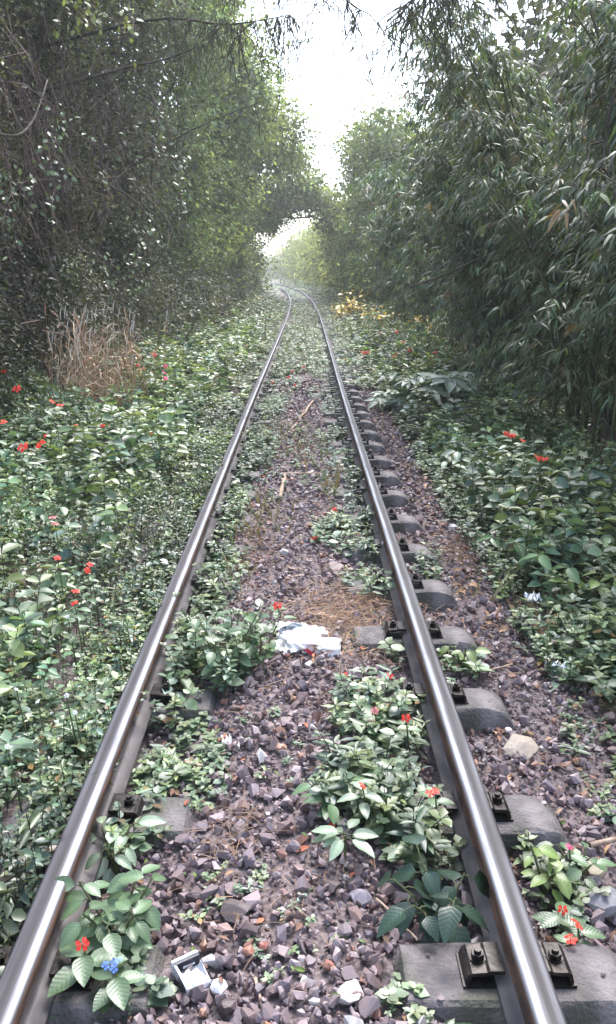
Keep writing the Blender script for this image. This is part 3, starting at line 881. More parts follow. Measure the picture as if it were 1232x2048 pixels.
# second row that closes the view behind both walls
BK = 'background trees behind the first row'
for k, y in enumerate([4, 9, 14, 20, 27, 35, 44, 54]):
    x = -7.2 + rng.normal(0, .4)
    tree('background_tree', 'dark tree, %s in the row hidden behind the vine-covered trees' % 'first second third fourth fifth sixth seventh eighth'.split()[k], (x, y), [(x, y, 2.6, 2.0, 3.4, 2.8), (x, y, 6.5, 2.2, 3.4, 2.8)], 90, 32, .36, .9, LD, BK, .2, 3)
for k, y in enumerate([3, 7.5, 12.5, 18, 25, 33, 42, 52, 60]):
    x = 6.6 + rng.normal(0, .4) - (1.2 if y > 40 else 0)
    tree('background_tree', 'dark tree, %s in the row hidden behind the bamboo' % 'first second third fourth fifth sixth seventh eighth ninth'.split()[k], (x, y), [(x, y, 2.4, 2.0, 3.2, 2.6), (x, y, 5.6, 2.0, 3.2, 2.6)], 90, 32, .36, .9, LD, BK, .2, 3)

for k, (x, y) in enumerate([(4.1, 4.8), (4.0, 6.6), (3.9, 8.4), (3.9, 10.4), (3.9, 12.8), (4.0, 15.5)]):  # added to cover the lit soil; the hollow's shade is put into their leaf colour
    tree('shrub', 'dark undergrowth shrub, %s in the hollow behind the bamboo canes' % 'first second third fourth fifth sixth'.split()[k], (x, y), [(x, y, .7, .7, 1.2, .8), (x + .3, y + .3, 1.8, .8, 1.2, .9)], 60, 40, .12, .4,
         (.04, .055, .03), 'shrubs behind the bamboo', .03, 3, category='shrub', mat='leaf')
# right, beyond the bamboo
GR = 'trees beyond the bamboo'
tree('leafy_tree', 'pale yellow-green tree beyond the bamboo, under the sky gap', (4.6, 38), [(3.8, 37, 3.2, 1.5, 3, 2.8), (3.6, 38, 6.6, 1.5, 2.6, 1.9), (3.4, 36, 1.2, 1.0, 3, 1.2)], 280, 50, .16, .7, LB, GR, .15, 5)
tree('leafy_tree', 'hazy tree meeting the leafy arch from the bamboo side', (4.6, 46), [(3.6, 46, 3.4, 1.5, 3, 3.0), (3.4, 46.5, 7.2, 1.4, 2.6, 2.0), (3.2, 46, 1.2, 1, 3, 1.2)], 260, 46, .18, .7, LB, GR, .15, 5)
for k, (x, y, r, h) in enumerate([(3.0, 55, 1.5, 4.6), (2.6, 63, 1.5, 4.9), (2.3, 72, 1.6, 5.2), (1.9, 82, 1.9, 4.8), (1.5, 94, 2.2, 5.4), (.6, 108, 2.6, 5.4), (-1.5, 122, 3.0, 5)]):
    tree('leafy_tree', 'pale hazy tree, %s along the outside of the far bend' % 'first second third fourth fifth sixth seventh'.split()[k], (x + .8, y), [(x, y, h * .5, r, 3.2, h * .55), (x + .6, y + 1, h * .95, r * .8, 3, h * .4)], 120, 36, .24, .8, (.21, .25, .1), 'trees round the far bend', .12, 3)  # bright yellow-green glow of light is put into the leaf colour
for k, (x, y) in enumerate([(-30, 190), (-18, 200), (-6, 205), (8, 200), (22, 195), (-44, 185)]):
    tree('distant_tree', 'faint distant tree in the bright clearing past the bend', (x, y), [(x, y, 2.2, 5.5, 4, 2.4), (x + 2, y, 3.6, 3.5, 3, 1.8)], 110, 30, .6, 1.8, LB, 'distant trees past the bend', .25, 3)

# ------------------------------------------------------------------ bamboo
def bamboo(label, bx, by, H, nc, nspray, L, lean=1.0, col=(.07, .105, .045), low=.12, over=1.0):
    base = np.array([bx, by, float(ground_z(np.array(bx), np.array(by)))])
    o = thing('bamboo_clump', label, 'bamboo', base, 0, 'bamboo clumps walling one side of the track')
    SP, SA = [], []
    for k in range(nc):
        an = rng.uniform(0, 6.28)
        b = np.array([.45 * math.cos(an) * rng.random(), .8 * math.sin(an) * rng.random(), -.05])
        h = H * rng.uniform(.55, 1.05)
        ld = np.array([-abs(rng.normal(.75, .5)), rng.normal(0, .55), 0]) * lean
        if rng.random() < .25: ld[0] *= -.6
        t = np.linspace(0, 1, 12)
        p = b + np.stack([ld[0] * h * .33 * over * t ** 2.0, ld[1] * h * .33 * t ** 2, h * (t - .28 * t ** 3.2)], -1)
        p[1:] += rng.normal(0, .015, (11, 3))
        cut = np.nonzero((p[:, 0] + bx < 1.45) & (p[:, 2] > 1))[0]
        if len(cut) and cut[0] > 3: p = p[:cut[0]]; t = t[:cut[0]]
        V, q = tube(p, np.linspace(.02, .004, 12)[:len(p)] * rng.uniform(.6, 1.1), 6)
        link('culm', mesh_from('culm', [(V, q)], M['culm'], True), o)
        m = nspray // nc
        tt = low + (t[-1] - low) * rng.random(m) ** .85
        c = np.stack([np.interp(tt, t, p[:, i]) for i in range(3)], -1)
        an = rng.uniform(0, 6.28, m)
        rad = rng.uniform(.08, .62, m) * (1.05 - .45 * tt)
        hd = np.stack([np.cos(an), np.sin(an), 0 * an], -1)
        hd[:, 0] -= .12
        hd = nrm(hd)
        pos = c + hd * rad[:, None] + np.array([0, 0, 1.0]) * (.12 - rad * .55)[:, None]
        SP.append(pos); SA.append(hd + np.stack([0 * an, 0 * an, -rng.uniform(.1, 1.0, m)], -1))
    SP, SA = np.concatenate(SP), nrm(np.concatenate(SA))
    wx = SP[:, 0] + base[0]; wz = SP[:, 2] + base[2]; wy = SP[:, 1] + base[1]
    clear = np.interp(wz, [0, 1.0, 2.0, 3.2, 4.5, 6, 8], [1.95, 1.75, 1.6, 1.4, 1.1, .95, 1.2]) + rng.normal(0, .12, len(wx)) + .12 * np.sin(wy * 2.1) + np.interp(wy, [7.5, 9.5], [.55, 0]) * np.clip(wz - 1.8, 0, 1)
    lump = np.sin(wy * 3.1 + 1.3 * np.sin(wz * 1.9)) + np.sin(wz * 3.7 + .8 * wy + 2 * wx) + .8 * np.sin(wx * 4.1 - wz * 2.3 + wy)
    k_ = (wx > clear) & (wz > .12) & (lump + rng.normal(0, .5, len(wx)) > -.1)
    k_ &= ~((wz < 1.25 + .3 * np.sin(wy * 2.5)) & (wy < 8.5) & (rng.random(len(wx)) < .6))
    SP, SA = SP[k_], SA[k_]
    vis = inview(SP + base, .6)
    keep = vis | (rng.random(len(SP)) < .3)
    SP, SA, vis = SP[keep], SA[keep], vis[keep]
    n = len(SP); K = 7
    side = np.cross(SA, np.array([0, 0, 1.0])); side = nrm(side)
    a = Acc()
    cb = np.array(col) * rng.lognormal(0, .32, (n, 1)) * np.stack([1 + .5 * rng.random(n) ** 2, 1 + .15 * rng.random(n), np.ones(n)], -1)
    dead = rng.random(n) < .025
    cb[dead] = (.22, .14, .07)
    for j in range(K):
        sg = 1 if j % 2 else -1
        f = j / (K - 1)
        pos = SP + SA * (f * .6 * L) + rng.normal(0, .012, (n, 3))
        d = SA * (.35 + .5 * f) + side * sg * (rng.uniform(.35, 1.0, (n, 1)) * (1 - .6 * f)) + np.array([0, 0, -.35]) + rng.normal(0, .25, (n, 3))
        nn = np.array([0, 0, 1.0]) + rng.normal(0, .35, (n, 3)) - SA * .2 + np.array([-.25, -.2, 0])
        S = L * rng.uniform(.65, 1.25, n)
        m_ = vis | (j % 3 == 0)
        S3 = np.stack([S * 1.35, S, S], -1) * np.where(vis, 1, 1.5)[:, None]
        a.instance(BLADE, pos[m_], frames(d, nn)[m_], S3[m_], (cb * rng.lognormal(0, .12, (n, 1)))[m_])
    link('foliage', a.mesh('foliage', M['bamboo_leaf'], True), o)
    # thin side branches
    tw = Acc()
    for e, s in list(zip(SP, SA))[::12]:
        V, q = tube(np.array([e - s * .25 + (0, 0, .1), e - s * .08 + (0, 0, .03), e + s * .12]), np.array([.0035, .003, .0015]), 3, False)
        tw.add(V, q)
    link('side_branches', tw.mesh('side_branches', M['culm']), o, kind='stuff')
    TRI[0] += a.ntri()
BAM = [(2.9, 4.6, 5.4, 12, 2600, .11), (2.85, 6.4, 6.2, 14, 4600, .112), (2.75, 8.3, 6.8, 15, 5800, .115), (2.8, 10.4, 7.2, 15, 5600, .125), (2.9, 12.8, 7.4, 15, 4800, .135),
       (3.0, 15.6, 6.8, 13, 3000, .165), (3.1, 19, 6.4, 12, 2600, .17), (3.3, 23.5, 6.2, 11, 1600, .2), (3.4, 29, 6.2, 10, 1300, .23)]
BLAB = ['bamboo clump with drooping leaf sprays beside the scarlet-flowered shrub', 'bamboo clump over the deep dark hollow behind the flowering shrubs',
        'dense bamboo clump beside the plant with large pale lobed leaves', 'dense bamboo clump rising behind the pale lobed leaves', 'arching bamboo clump whose tip crosses in front of the white sky',
        'bluish bamboo clump edging the sky gap', 'distant bamboo clump in front of the yellowing shrubs', 'hazy bamboo clump right behind the yellowing shrubs', 'last hazy bamboo clump before the pale yellow-green tree']
for k, (x, y, H, nc, ns, L) in enumerate(BAM):
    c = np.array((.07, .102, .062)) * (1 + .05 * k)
    bamboo(BLAB[k], x, y, H, nc, ns, L, col=tuple(c), over=1.15, low=.3 if y < 8 else .15)
print('tris after bamboo', TRI[0])

# ------------------------------------------------------------------ hanging dead vines on the left wall
def hanging_vines(label, cx, cy, n, w, z0, z1, name='hanging_vines'):
    o = thing(name, label, 'vines', (cx, cy, z1), 0)
    a = Acc()
    for k in range(n):
        x, y = rng.normal(0, .3), rng.uniform(-w, w)
        top = rng.uniform(z0 + .6 * (z1 - z0), z1) - z1
        ln = rng.uniform(.5, 1.6)
        t = np.linspace(0, 1, 7)
        sw = rng.normal(0, .3, 2)
        p = np.stack([x + sw[0] * t + .05 * np.sin(t * 9 + k), y + sw[1] * t + .08 * np.sin(t * 7 + 2 * k), top - ln * t], -1)
        p[:, 2] = np.maximum(p[:, 2], -z1 + .15)
        V, q = tube(p, rng.uniform(.0025, .006), 3, False)
        a.add(V, q, np.array((.12, .085, .075)) * rng.uniform(.6, 1.5))
    # crossing tangle
    for k in range(n // 2):
        p0 = np.array([rng.normal(0, .3), rng.uniform(-w, w), rng.uniform(z0, z1) - z1])
        p1 = p0 + rng.normal(0, 1, 3) * (.25, .7, .5)
        V, q = tube(limb_path(p0, p1, -.15, 6, .25), rng.uniform(.002, .006), 3, False)
        a.add(V, q, np.array((.13, .085, .075)) * rng.uniform(.5, 1.4))
    link('strands', a.mesh('strands', M['dry']), o, kind='stuff')
hanging_vines('brown tangle of dead vines hanging over the tree wall above the dry grass', -3.15, 9.2, 170, 1.3, .8, 4.2)
hanging_vines('thin brown dead vines hanging on the second dark tree', -3.0, 12.0, 130, 1.6, .8, 4.6)
hanging_vines('sparse dead vines on the slanting-branch tree', -2.85, 16, 70, 2, .8, 5)

# leafy creepers hanging down the left wall
def creeper(label, px, py, D, ln, n, L, col):
    top = PD(px, py, D)
    o = thing('leafy_creeper', label, 'creeper', top, 0, 'leafy creepers hanging on the tree wall')
    st, fo = Acc(), Acc()
    for k in range(4):
        t = np.linspace(0, 1, 8)
        b = rng.normal(0, .12, 3) * (1, 1, .3)
        p = b + np.stack([rng.normal(0, .2) * t + .04 * np.sin(6 * t + k), rng.normal(0, .2) * t + .05 * np.sin(5 * t + 2 * k), -ln * rng.uniform(.6, 1.1) * t], -1)
        V, q = tube(p, .004, 4, False); st.add(V, q)
        m = n // 4
        tt = rng.random(m)
        pos = np.stack([np.interp(tt, t, p[:, i]) for i in range(3)], -1) + rng.normal(0, .05, (m, 3))
        fo.instance(OVAL, pos, frames(rng.normal(0, .7, (m, 3)) + np.array([.2, -.3, -.5]), rng.normal(0, .35, (m, 3)) + np.array([.4, -.4, .7])), L * rng.uniform(.6, 1.3, m), np.array(col) * rng.lognormal(0, .22, (m, 1)))
    # the shoot by which it hangs from the tree
    V, q = tube(np.array([(0, 0, 0), (-.35, .05, .25), (-.8, .1, .3)]), .006, 4, False); st.add(V, q)
    link('strand', st.mesh('strand', M['twig']), o)
    link('foliage', fo.mesh('foliage', M['leaf'], True), o, kind='stuff')
CP = (.1, .14, .075); CY = (.16, .19, .07)
creeper('pale leafy creeper above the low curved limb', 125, 225, 8.6, .5, 60, .06, CP)
creeper('pale leafy creeper under the low curved limb', 55, 330, 8.4, .55, 80, .06, CP)
creeper('short pale creeper in the brown vine tangle', 30, 430, 8.4, .4, 40, .05, CP)
creeper('yellow-green creeper hanging high in the dark corner crown', 165, -20, 8.8, .4, 50, .07, CY)
creeper('yellow-green creeper beside the hanging-twig branch', 245, 5, 9.5, .45, 50, .07, CY)
creeper('small yellow creeper at the outer edge of the dark crown', 5, 85, 8.2, .3, 20, .06, CY)
creeper('grey-leaved creeper on the slanting-branch tree', 305, 225, 12, .9, 80, .07, CP)
creeper('grey-leaved creeper below the slanting branch', 350, 320, 13.5, .9, 90, .07, CP)
creeper('bright creeper over the hedge foot by the curved dark branch', 265, 430, 11.5, .7, 60, .07, CP)
creeper('low leafy creeper over the hedge above the dry grass', 210, 520, 10.5, .5, 70, .06, CP)

# bare branches seen against the leaves
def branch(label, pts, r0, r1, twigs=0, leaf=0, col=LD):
    pts = np.array(pts, float)
    t = np.linspace(0, 1, len(pts)); tt = np.linspace(0, 1, 14)
    p = np.stack([np.interp(tt, t, pts[:, i]) for i in range(3)], -1)
    for _ in range(2): p[1:-1] = (p[:-2] + 2 * p[1:-1] + p[2:]) / 4
    o = thing('bare_branch', label, 'branch', p[0])
    V, q = tube(p - p[0], np.linspace(r0, r1, 14), 6)
    link('bough', mesh_from('bough', [(V, q)], M['bark'], True), o)
    if twigs:
        a, la = Acc(), Acc()
        for k in range(twigs):
            i = int(rng.integers(3, 14))
            d = np.array([rng.normal(0, .25), rng.normal(0, .25), -rng.uniform(.2, .75)])
            e = p[i] + d
            V, q = tube(limb_path(p[i], e, .05, 6, .2) - p[0], np.linspace(.008, .003, 6), 4, False)
            a.add(V, q)
            if leaf:
                f = rng.random(leaf)[:, None]
                pos = p[i] + d * f + rng.normal(0, .04, (leaf, 3)) - p[0]
                la.instance(BLADE, pos, frames(rng.normal(0, .5, (leaf, 3)) + np.array([0, 0, -.9]), rng.normal(0, .6, (leaf, 3)) + np.array([0, -.4, .6])), .09 * rng.uniform(.6, 1.3, leaf) , np.array(col) * rng.lognormal(0, .2, (leaf, 1)))
        link('twigs', a.mesh('twigs', M['bark']), o, kind='stuff')
        if leaf: link('foliage', la.mesh('foliage', M['tree_leaf']), o, kind='stuff')
branch('bare branch with dense hanging twigs reaching over the track from the dark trees', [(-3.6, 12.4, 4.4), PD(330, 25, 11.5), PD(430, 52, 11), PD(500, 45, 10.5), PD(580, 30, 10)], .022, .004, 60, 16)
branch('upper hanging branch with leafy twigs crossing the corner of the sky', [(-3.4, 10.2, 5.4), PD(400, -60, 10.5), PD(520, -50, 10), PD(640, -40, 9.5), PD(720, 20, 9)], .04, .004, 34, 14)
branch('thin bare branch slanting up from the vine-covered tree', [(-4.0, 15.2, 2.6), PD(350, 275, 14.5), PD(450, 230, 14.5), PD(560, 190, 14.5)], .016, .004, 8, 3)
branch('dark bare branch pointing up among the dead vines', [(-3.8, 11.5, 3.6), PD(270, 130, 11), PD(330, 120, 11), PD(400, 92, 11)], .025, .006)
branch('curved dark branch arching down into the shrubs', [(-3.6, 12.8, 3.0), PD(240, 370, 12), PD(310, 440, 12), PD(340, 520, 12), PD(205, 585, 12)], .016, .008)
branch('stout brown curved limb low among the dead vines', [PD(-60, 250, 8.3), PD(0, 270, 8.2), PD(40, 275, 8.2), PD(70, 240, 8.6), PD(95, 160, 9.2)], .02, .008)
branch('long thin dark twig hanging in front of the bamboo', [(2.6, 5.2, 5.0), PD(1225, 180, 5.4), PD(1215, 270, 5.4), PD(1190, 380, 5.4)], .01, .003, 6, 8)
branch('dark forked twig rising among the bright bamboo leaves', [(2.6, 7.2, 3.2), PD(1110, 190, 7), PD(1165, 100, 7), PD(1215, 30, 7)], .012, .004, 4, 6)
branch('leaf-laden dark branch hanging over the rails above the bamboo', [(2.7, 8.6, 4.4), PD(960, -80, 8.2), PD(880, -40, 8), PD(810, 10, 8)], .025, .006, 46, 22)
branch('pale leaning bamboo cane lying across the dark hollow', [PD(820, 575, 9), PD(900, 545, 9), PD(950, 520, 9.2), PD(1010, 500, 9.6)], .012, .008)

# ------------------------------------------------------------------ single plants with their own leaves
def leaf_part_mesh(w, seed, col, droop=.25, fold=.06, lobes=0, nseg=6, vein=1.25, heart=False):
    """a single leaf about 1 long with a folded midrib"""
    r = np.random.default_rng(seed)
    if lobes:
        a = Acc()
        for k in range(lobes):
            an = (k - (lobes - 1) / 2) * (4.4 / lobes)
            ln = .55 + .45 * math.cos(an * .55)
            V, F, C = _single(w, r, droop, fold, nseg, vein, False)
            c, s = math.cos(-an), math.sin(-an)
            R = np.array([[c, -s, 0], [s, c, 0], [0, 0, 1]])
            a.add((V * ln) @ R.T, F, C * np.array(col))
        return a
    V, F, C = _single(w, r, droop, fold, nseg, vein, heart)
    return Acc().add(V, F, C * np.array(col))
def _single(w, r, droop, fold, nseg, vein, heart):
    t = np.linspace(0, 1, nseg + 1)
    if heart == 'petal': hw = w * np.sin(np.pi * np.clip(t, 0, 1) ** 1.9 * .93 + .02) ** .75 * 1.15
    elif heart: hw = w * np.sqrt(np.clip(np.sin(np.pi * np.clip(t * .93 + .1, 0, 1)), 0, 1)) * (1.15 - .7 * t)
    else: hw = w * np.sin(np.pi * np.clip(t, 0, 1) ** .8) ** .8
    hw[-1] = w * .35 if heart == 'petal' else 0
    hw[0] = 0
    z = -droop * t ** 2
    V = np.concatenate([np.stack([-hw, t, z + fold * hw / w + r.normal(0, .012, len(t))], -1), np.stack([-hw * .5, t, z + fold * .35 * hw / w], -1), np.stack([0 * t, t, z], -1),
                        np.stack([hw * .5, t, z + fold * .35 * hw / w], -1), np.stack([hw, t, z + fold * hw / w + r.normal(0, .012, len(t))], -1)])
    n = nseg + 1
    F = [(c * n + k, (c + 1) * n + k, (c + 1) * n + k + 1, c * n + k + 1) for c in range(4) for k in range(nseg)]
    C = np.concatenate([np.full((n, 3), x) for x in (.95, 1.0, vein, 1.0, .95)])
    return V, [np.array(F)], C

def leaf_set(prefix, w, col, k=3, **kw):
    return [leaf_part_mesh(w, 500 + zlib.crc32(prefix.encode()) % 97 + q, np.array(col) * f, **kw)._welded('leaf', M['plant_leaf']) for q, f in zip(range(k), (1.0, .8, 1.25, .65))]
LS = {'broad': leaf_set('a', .3, (.09, .145, .075)), 'dark': leaf_set('b', .36, (.022, .045, .03), droop=.35, heart=True), 'pale': leaf_set('c', .24, (.2, .26, .18)),
      'lobed': leaf_set('d', .22, (.28, .34, .27), lobes=5, droop=.18), 'small': leaf_set('e', .3, (.09, .15, .05)), 'long': leaf_set('f', .17, (.08, .13, .06), droop=.35),  # lobed: whitish sky reflection is put into the base colour
      'yellow': leaf_set('g', .3, (.56, .4, .08)), 'lime': leaf_set('h', .32, (.14, .2, .06)), 'heart': leaf_set('i', .36, (.03, .08, .03), heart=True), 'vine': leaf_set('j', .24, (.085, .15, .06))}

def place(o, pos, d, n, s):
    R = frames(np.array([d], float), np.array([n], float))[0]
    o.matrix_local = Matrix.Translation(tuple(pos)) @ Matrix(R.tolist()).to_4x4() @ Matrix.Scale(float(s), 4)

def leafy_plant(name, label, base, height, stems, leaf_len, kind, n_leaves, spread=.12, category='plant', group=None, lean=(0, 0), petiole=.3, el=(-.2, .5), top_only=False, r=None):
    r = np.random.default_rng(zlib.crc32((label + '%.2f' % base[0]).encode()) % 100000) if r is None else r
    base = np.array([base[0], base[1], float(surf_z(np.array(base[0]), np.array(base[1]))) - .01])
    o = thing(name, label, category, base, 0, group)
    st = Acc()
    per = max(1, n_leaves // stems)
    out = []
    for k in range(stems):
        an = 6.28 * k / stems + r.uniform(0, 1)
        top = np.array([spread * math.cos(an) * (stems > 1) + lean[0], spread * math.sin(an) * (stems > 1) + lean[1], height * r.uniform(.75, 1.05)])
        t = np.linspace(0, 1, 6)
        p = np.stack([top[0] * t ** 1.4, top[1] * t ** 1.4, top[2] * t], -1)
        V, q = tube(p, np.linspace(.0055, .0025, 6) * max(1, height / .35), 5)
        st.add(V, q)
        for j in range(per):
            tt = (.8 if top_only else .35) + (.2 if top_only else .65) * (j + .7) / per
            tt = min(tt, 1)
            b = np.array([np.interp(tt, t, p[:, i]) for i in range(3)])
            a2 = 2.4 * j + an + r.normal(0, .3)
            e = r.uniform(*el)
            d = np.array([math.cos(a2), math.sin(a2), e])
            s = leaf_len * r.uniform(.7, 1.2)
            b2 = b + d / np.linalg.norm(d) * s * petiole
            V, q = tube([b, (b + b2) / 2 + (0, 0, .004), b2], .0018 * max(1, height / .35), 4, False)
            st.add(V, q)
            lf = link('leaf', LS[kind][int(r.integers(0, 3))], o)
            place(lf, b2, d - np.array([0, 0, .25]), np.array([r.normal(0, .2), r.normal(0, .2) - .15, 1]), s)
        out.append(base + top)
    link('stem', st.mesh('stem', M['stem']), o)
    return o, out

leafy_plant('broad_leaved_plant', 'broad-leaved glossy green plant growing between the sleepers beside the crushed carton', P(235, 1895, 0), .22, 6, .062, 'broad', 60, .1)
leafy_plant('broad_leaved_plant', 'pale whorl of broad leaves growing against the rail, over the half-buried sleeper', P(230, 1730, 0), .17, 3, .075, 'pale', 18, .06)
leafy_plant('dark_leaved_plant', 'dark drooping heart-leaved plant tucked under the rail', P(885, 1850, 0), .2, 5, .085, 'dark', 30, .1, el=(-.5, .2), lean=(-.03, 0))
leafy_plant('rosette_plant', 'pale star-shaped rosette of leaves in front of the dark heart-leaved plant', P(690, 1740, 0), .14, 1, .07, 'pale', 10, .02, top_only=True, el=(0, .4))
leafy_plant('rosette_plant', 'dark green leafy sprig at the gravel edge of the flowering patch', P(660, 1640, 0), .1, 3, .06, 'broad', 15, .05)
leafy_plant('sprig', 'small yellow-green sprig growing out of the rail clip on the rough sleeper', P(965, 1925, .03), .1, 3, .045, 'lime', 15, .03)
leafy_plant('sprig', 'light green sprig in the gap between two sleepers, beside two black clips', P(925, 1340, -.04), .15, 3, .06, 'lime', 14, .05)
leafy_plant('sprig', 'upright light green sprig with round leaves beside the scarlet flowers at the rail', P(1090, 1790, -.04), .17, 3, .055, 'lime', 15, .05)
leafy_plant('sprig', 'grey-green sprig behind the scarlet flowers at the rail', P(1150, 1760, -.04), .13, 3, .05, 'broad', 14, .06)
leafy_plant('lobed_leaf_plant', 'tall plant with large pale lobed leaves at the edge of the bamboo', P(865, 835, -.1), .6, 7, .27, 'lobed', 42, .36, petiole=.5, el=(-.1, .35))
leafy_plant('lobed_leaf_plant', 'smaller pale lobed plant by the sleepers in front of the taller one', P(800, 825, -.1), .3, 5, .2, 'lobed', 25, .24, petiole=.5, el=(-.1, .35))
leafy_plant('long_leaved_plant', 'bushy plant with long bluish-white leaves on the bank by the bamboo hollow', P(930, 985, -.1), .4, 5, .13, 'pale', 45, .18, petiole=.2, el=(-.15, .4))
leafy_plant('long_leaved_plant', 'tall plant with grey-green leaf pairs beside the bluish-white bush', P(890, 960, -.1), .32, 2, .12, 'pale', 10, .07, petiole=.25)
leafy_plant('large_leaved_sprig', 'large pale leaf pair lying low at the end of the bank', P(1150, 1370, -.08), .1, 2, .14, 'pale', 6, .07)
leafy_plant('long_leaved_plant', 'spiky plant with narrow pale leaves beside the dark hollow', P(1190, 1060, -.1), .4, 4, .17, 'long', 26, .16)
leafy_plant('long_leaved_plant', 'low leafy plant beside the can-shaped bottle and the rail', P(770, 1185, -.02), .12, 3, .08, 'broad', 12, .06)
leafy_plant('upright_plant', 'tall upright stemmed plant with pale leaf whorls beside the white bag', P(460, 1370, 0), .33, 5, .075, 'broad', 36, .14)
leafy_plant('upright_plant', 'thin stemmed plant leaning over the white bag', P(520, 1350, 0), .25, 4, .055, 'broad', 24, .1)
leafy_plant('upright_plant', 'leafy weed growing tight against the rail beside the pale rail foot', P(385, 1330, 0), .2, 3, .07, 'broad', 18, .06)
leafy_plant('hanging_leaf', 'single dark green heart-shaped leaf standing out on a stalk at the hedge end', (*PD(530, 640, 20)[:2], 0), .85, 1, .24, 'heart', 1, .02, top_only=True, petiole=.1)
for k, (px, py, hh) in enumerate([(708, 646, 1.2), (735, 650, .85), (688, 642, .8), (800, 672, .75), (850, 680, .75), (770, 664, .7)]):
    leafy_plant('yellowing_shrub', ['yellowing shrub with golden leaves at the foot of the dark trees', 'orange-brown withering shrub beside the bamboo'][int(k > 2)], P(px, py, 0), hh, 6, .17, 'yellow', 66, .4,
                category='shrub', group='yellowing shrubs beside the track')
for k, (px, py, hh, L, kd) in enumerate([(60, 930, .5, .1, 'broad'), (130, 900, .5, .1, 'pale'), (230, 930, .4, .09, 'broad'), (20, 1000, .45, .09, 'broad'), (180, 985, .4, .085, 'pale'), (70, 1090, .36, .08, 'broad'), (250, 1010, .34, .08, 'lime')]):
    leafy_plant('bushy_weed', 'bushy %s weed under the red blossoms of the leafy bank' % {'broad': 'mid-green broad-leaved', 'pale': 'pale-leaved', 'lime': 'bright lime-green'}[kd], P(px, py, -.05), hh, 5, L, kd, 40, .2, category='weed', group='bushy weeds of the leafy bank')
for k, (px, py, hh, L, kd) in enumerate([(985, 1010, .42, .1, 'broad'), (1045, 985, .45, .1, 'pale'), (1110, 1030, .42, .1, 'broad'), (1040, 1090, .3, .085, 'broad'), (1150, 1100, .4, .09, 'broad'), (1210, 1150, .36, .09, 'broad'), (1180, 1230, .3, .08, 'lime')]):
    leafy_plant('bushy_weed', 'bushy %s weed on the bank in front of the bamboo' % {'broad': 'mid-green broad-leaved', 'pale': 'pale-leaved', 'lime': 'bright lime-green'}[kd], P(px, py, -.1), hh, 5, L, kd, 40, .17, category='weed', group='bushy weeds on the bamboo bank')
# creeping vine with large leaves on the right bank
vp = [P(985, 1075, .16), P(1030, 1085, .2), P(1080, 1110, .2), P(1135, 1135, .16), P(1200, 1165, .1), P(1240, 1190, .02)]
vo = thing('creeping_vine', 'creeping vine with large flat green leaves reaching over the gravel edge', 'vine', vp[-1])
V, q = tube(np.array(vp) - vp[-1], .004, 5)
link('stem', mesh_from('stem', [(V, q)], M['stem']), vo)
for k, p in enumerate(vp[:-1]):
    for s in (-1, 1):
        lf = link('leaf', LS['vine'][k % 3], vo)
        place(lf, p - vp[-1], (s * .5 - .3, s * -.8 + rng.normal(0, .3), -.25), (rng.normal(0, .3), -.3, 1), .12 * rng.uniform(.8, 1.2))

# ------------------------------------------------------------------ dry grass clump
gc = P(200, 835, .0)
do = thing('dry_grass_clump', 'tall clump of brown dry grass stalks with pale seed heads on the leafy bank', 'dry grass', gc)
for k in range(130):
    b = np.array([rng.normal(0, .3), rng.normal(0, .3), -.03])
    h = rng.uniform(.6, 1.25)
    ln = rng.normal(0, .07, 2)
    t = np.linspace(0, 1, 6)
    p = b + np.stack([ln[0] * t ** 2, ln[1] * t ** 2, h * t], -1)
    a = Acc()
    V, q = tube(p, np.linspace(.004, .0015, 6), 4, False)
    c = np.array([(.45, .31, .2), (.56, .44, .33), (.36, .21, .13)][k % 3])
    a.add(V, q, c)
    m = 7
    tt = rng.uniform(.2, 1, m)
    pos = np.stack([np.interp(tt, t, p[:, i]) for i in range(3)], -1)
    dd = np.stack([rng.normal(0, .4, m), rng.normal(0, .4, m), rng.uniform(-.5, 1.4, m)], -1)
    a.instance(leaf_blade(.028, .4), pos, frames(dd, rng.normal(0, 1, (m, 3))), rng.uniform(.1, .24, m), c * rng.uniform(.8, 1.5, (m, 1)))
    st = link('stalk', a.mesh('stalk', M['dry']), do)
    if k % 3 == 0:
        hd = Acc(); V, q = tube(p[-1] + np.array([(0, 0, -.02), (.005, 0, .04), (.015, 0, .09), (.03, .0, .13)]), [.002, .007, .006, .001], 5)
        hd.add(V, q, (.6, .53, .48))
        link('seed_head', hd.mesh('seed_head', M['dry']), st)

# ------------------------------------------------------------------ flowers
def flower_mesh(col, seed):
    r = np.random.default_rng(seed)
    a = Acc()
    for k in range(5):
        an = k * 6.283 / 5 + r.normal(0, .1)
        V, F, C = _single(.36, r, .15, .05, 4, 1.1, 'petal')
        c, s = math.cos(an), math.sin(an)
        a.add((V * (1, 1, 1) + (0, .08, 0)) @ np.array([[c, -s, 0], [s, c, 0], [0, 0, 1]]).T, F, C * np.array(col) * r.uniform(.85, 1.15))
    a.add(*tube([(0, 0, -.05), (0, 0, .08)], .09, 6), np.array(col) * .5)
    return a.mesh('flower', M['petal'], True)
FM = {'red': [flower_mesh((.75, .045, .03), k) for k in range(3)], 'pink': [flower_mesh((.75, .22, .25), 5)], 'magenta': [flower_mesh((.7, .03, .18), 6)],
      'white': [flower_mesh((.8, .8, .82), 7)], 'blue': [flower_mesh((.2, .32, .85), 8)], 'faded': [flower_mesh((.6, .2, .16), 9)]}
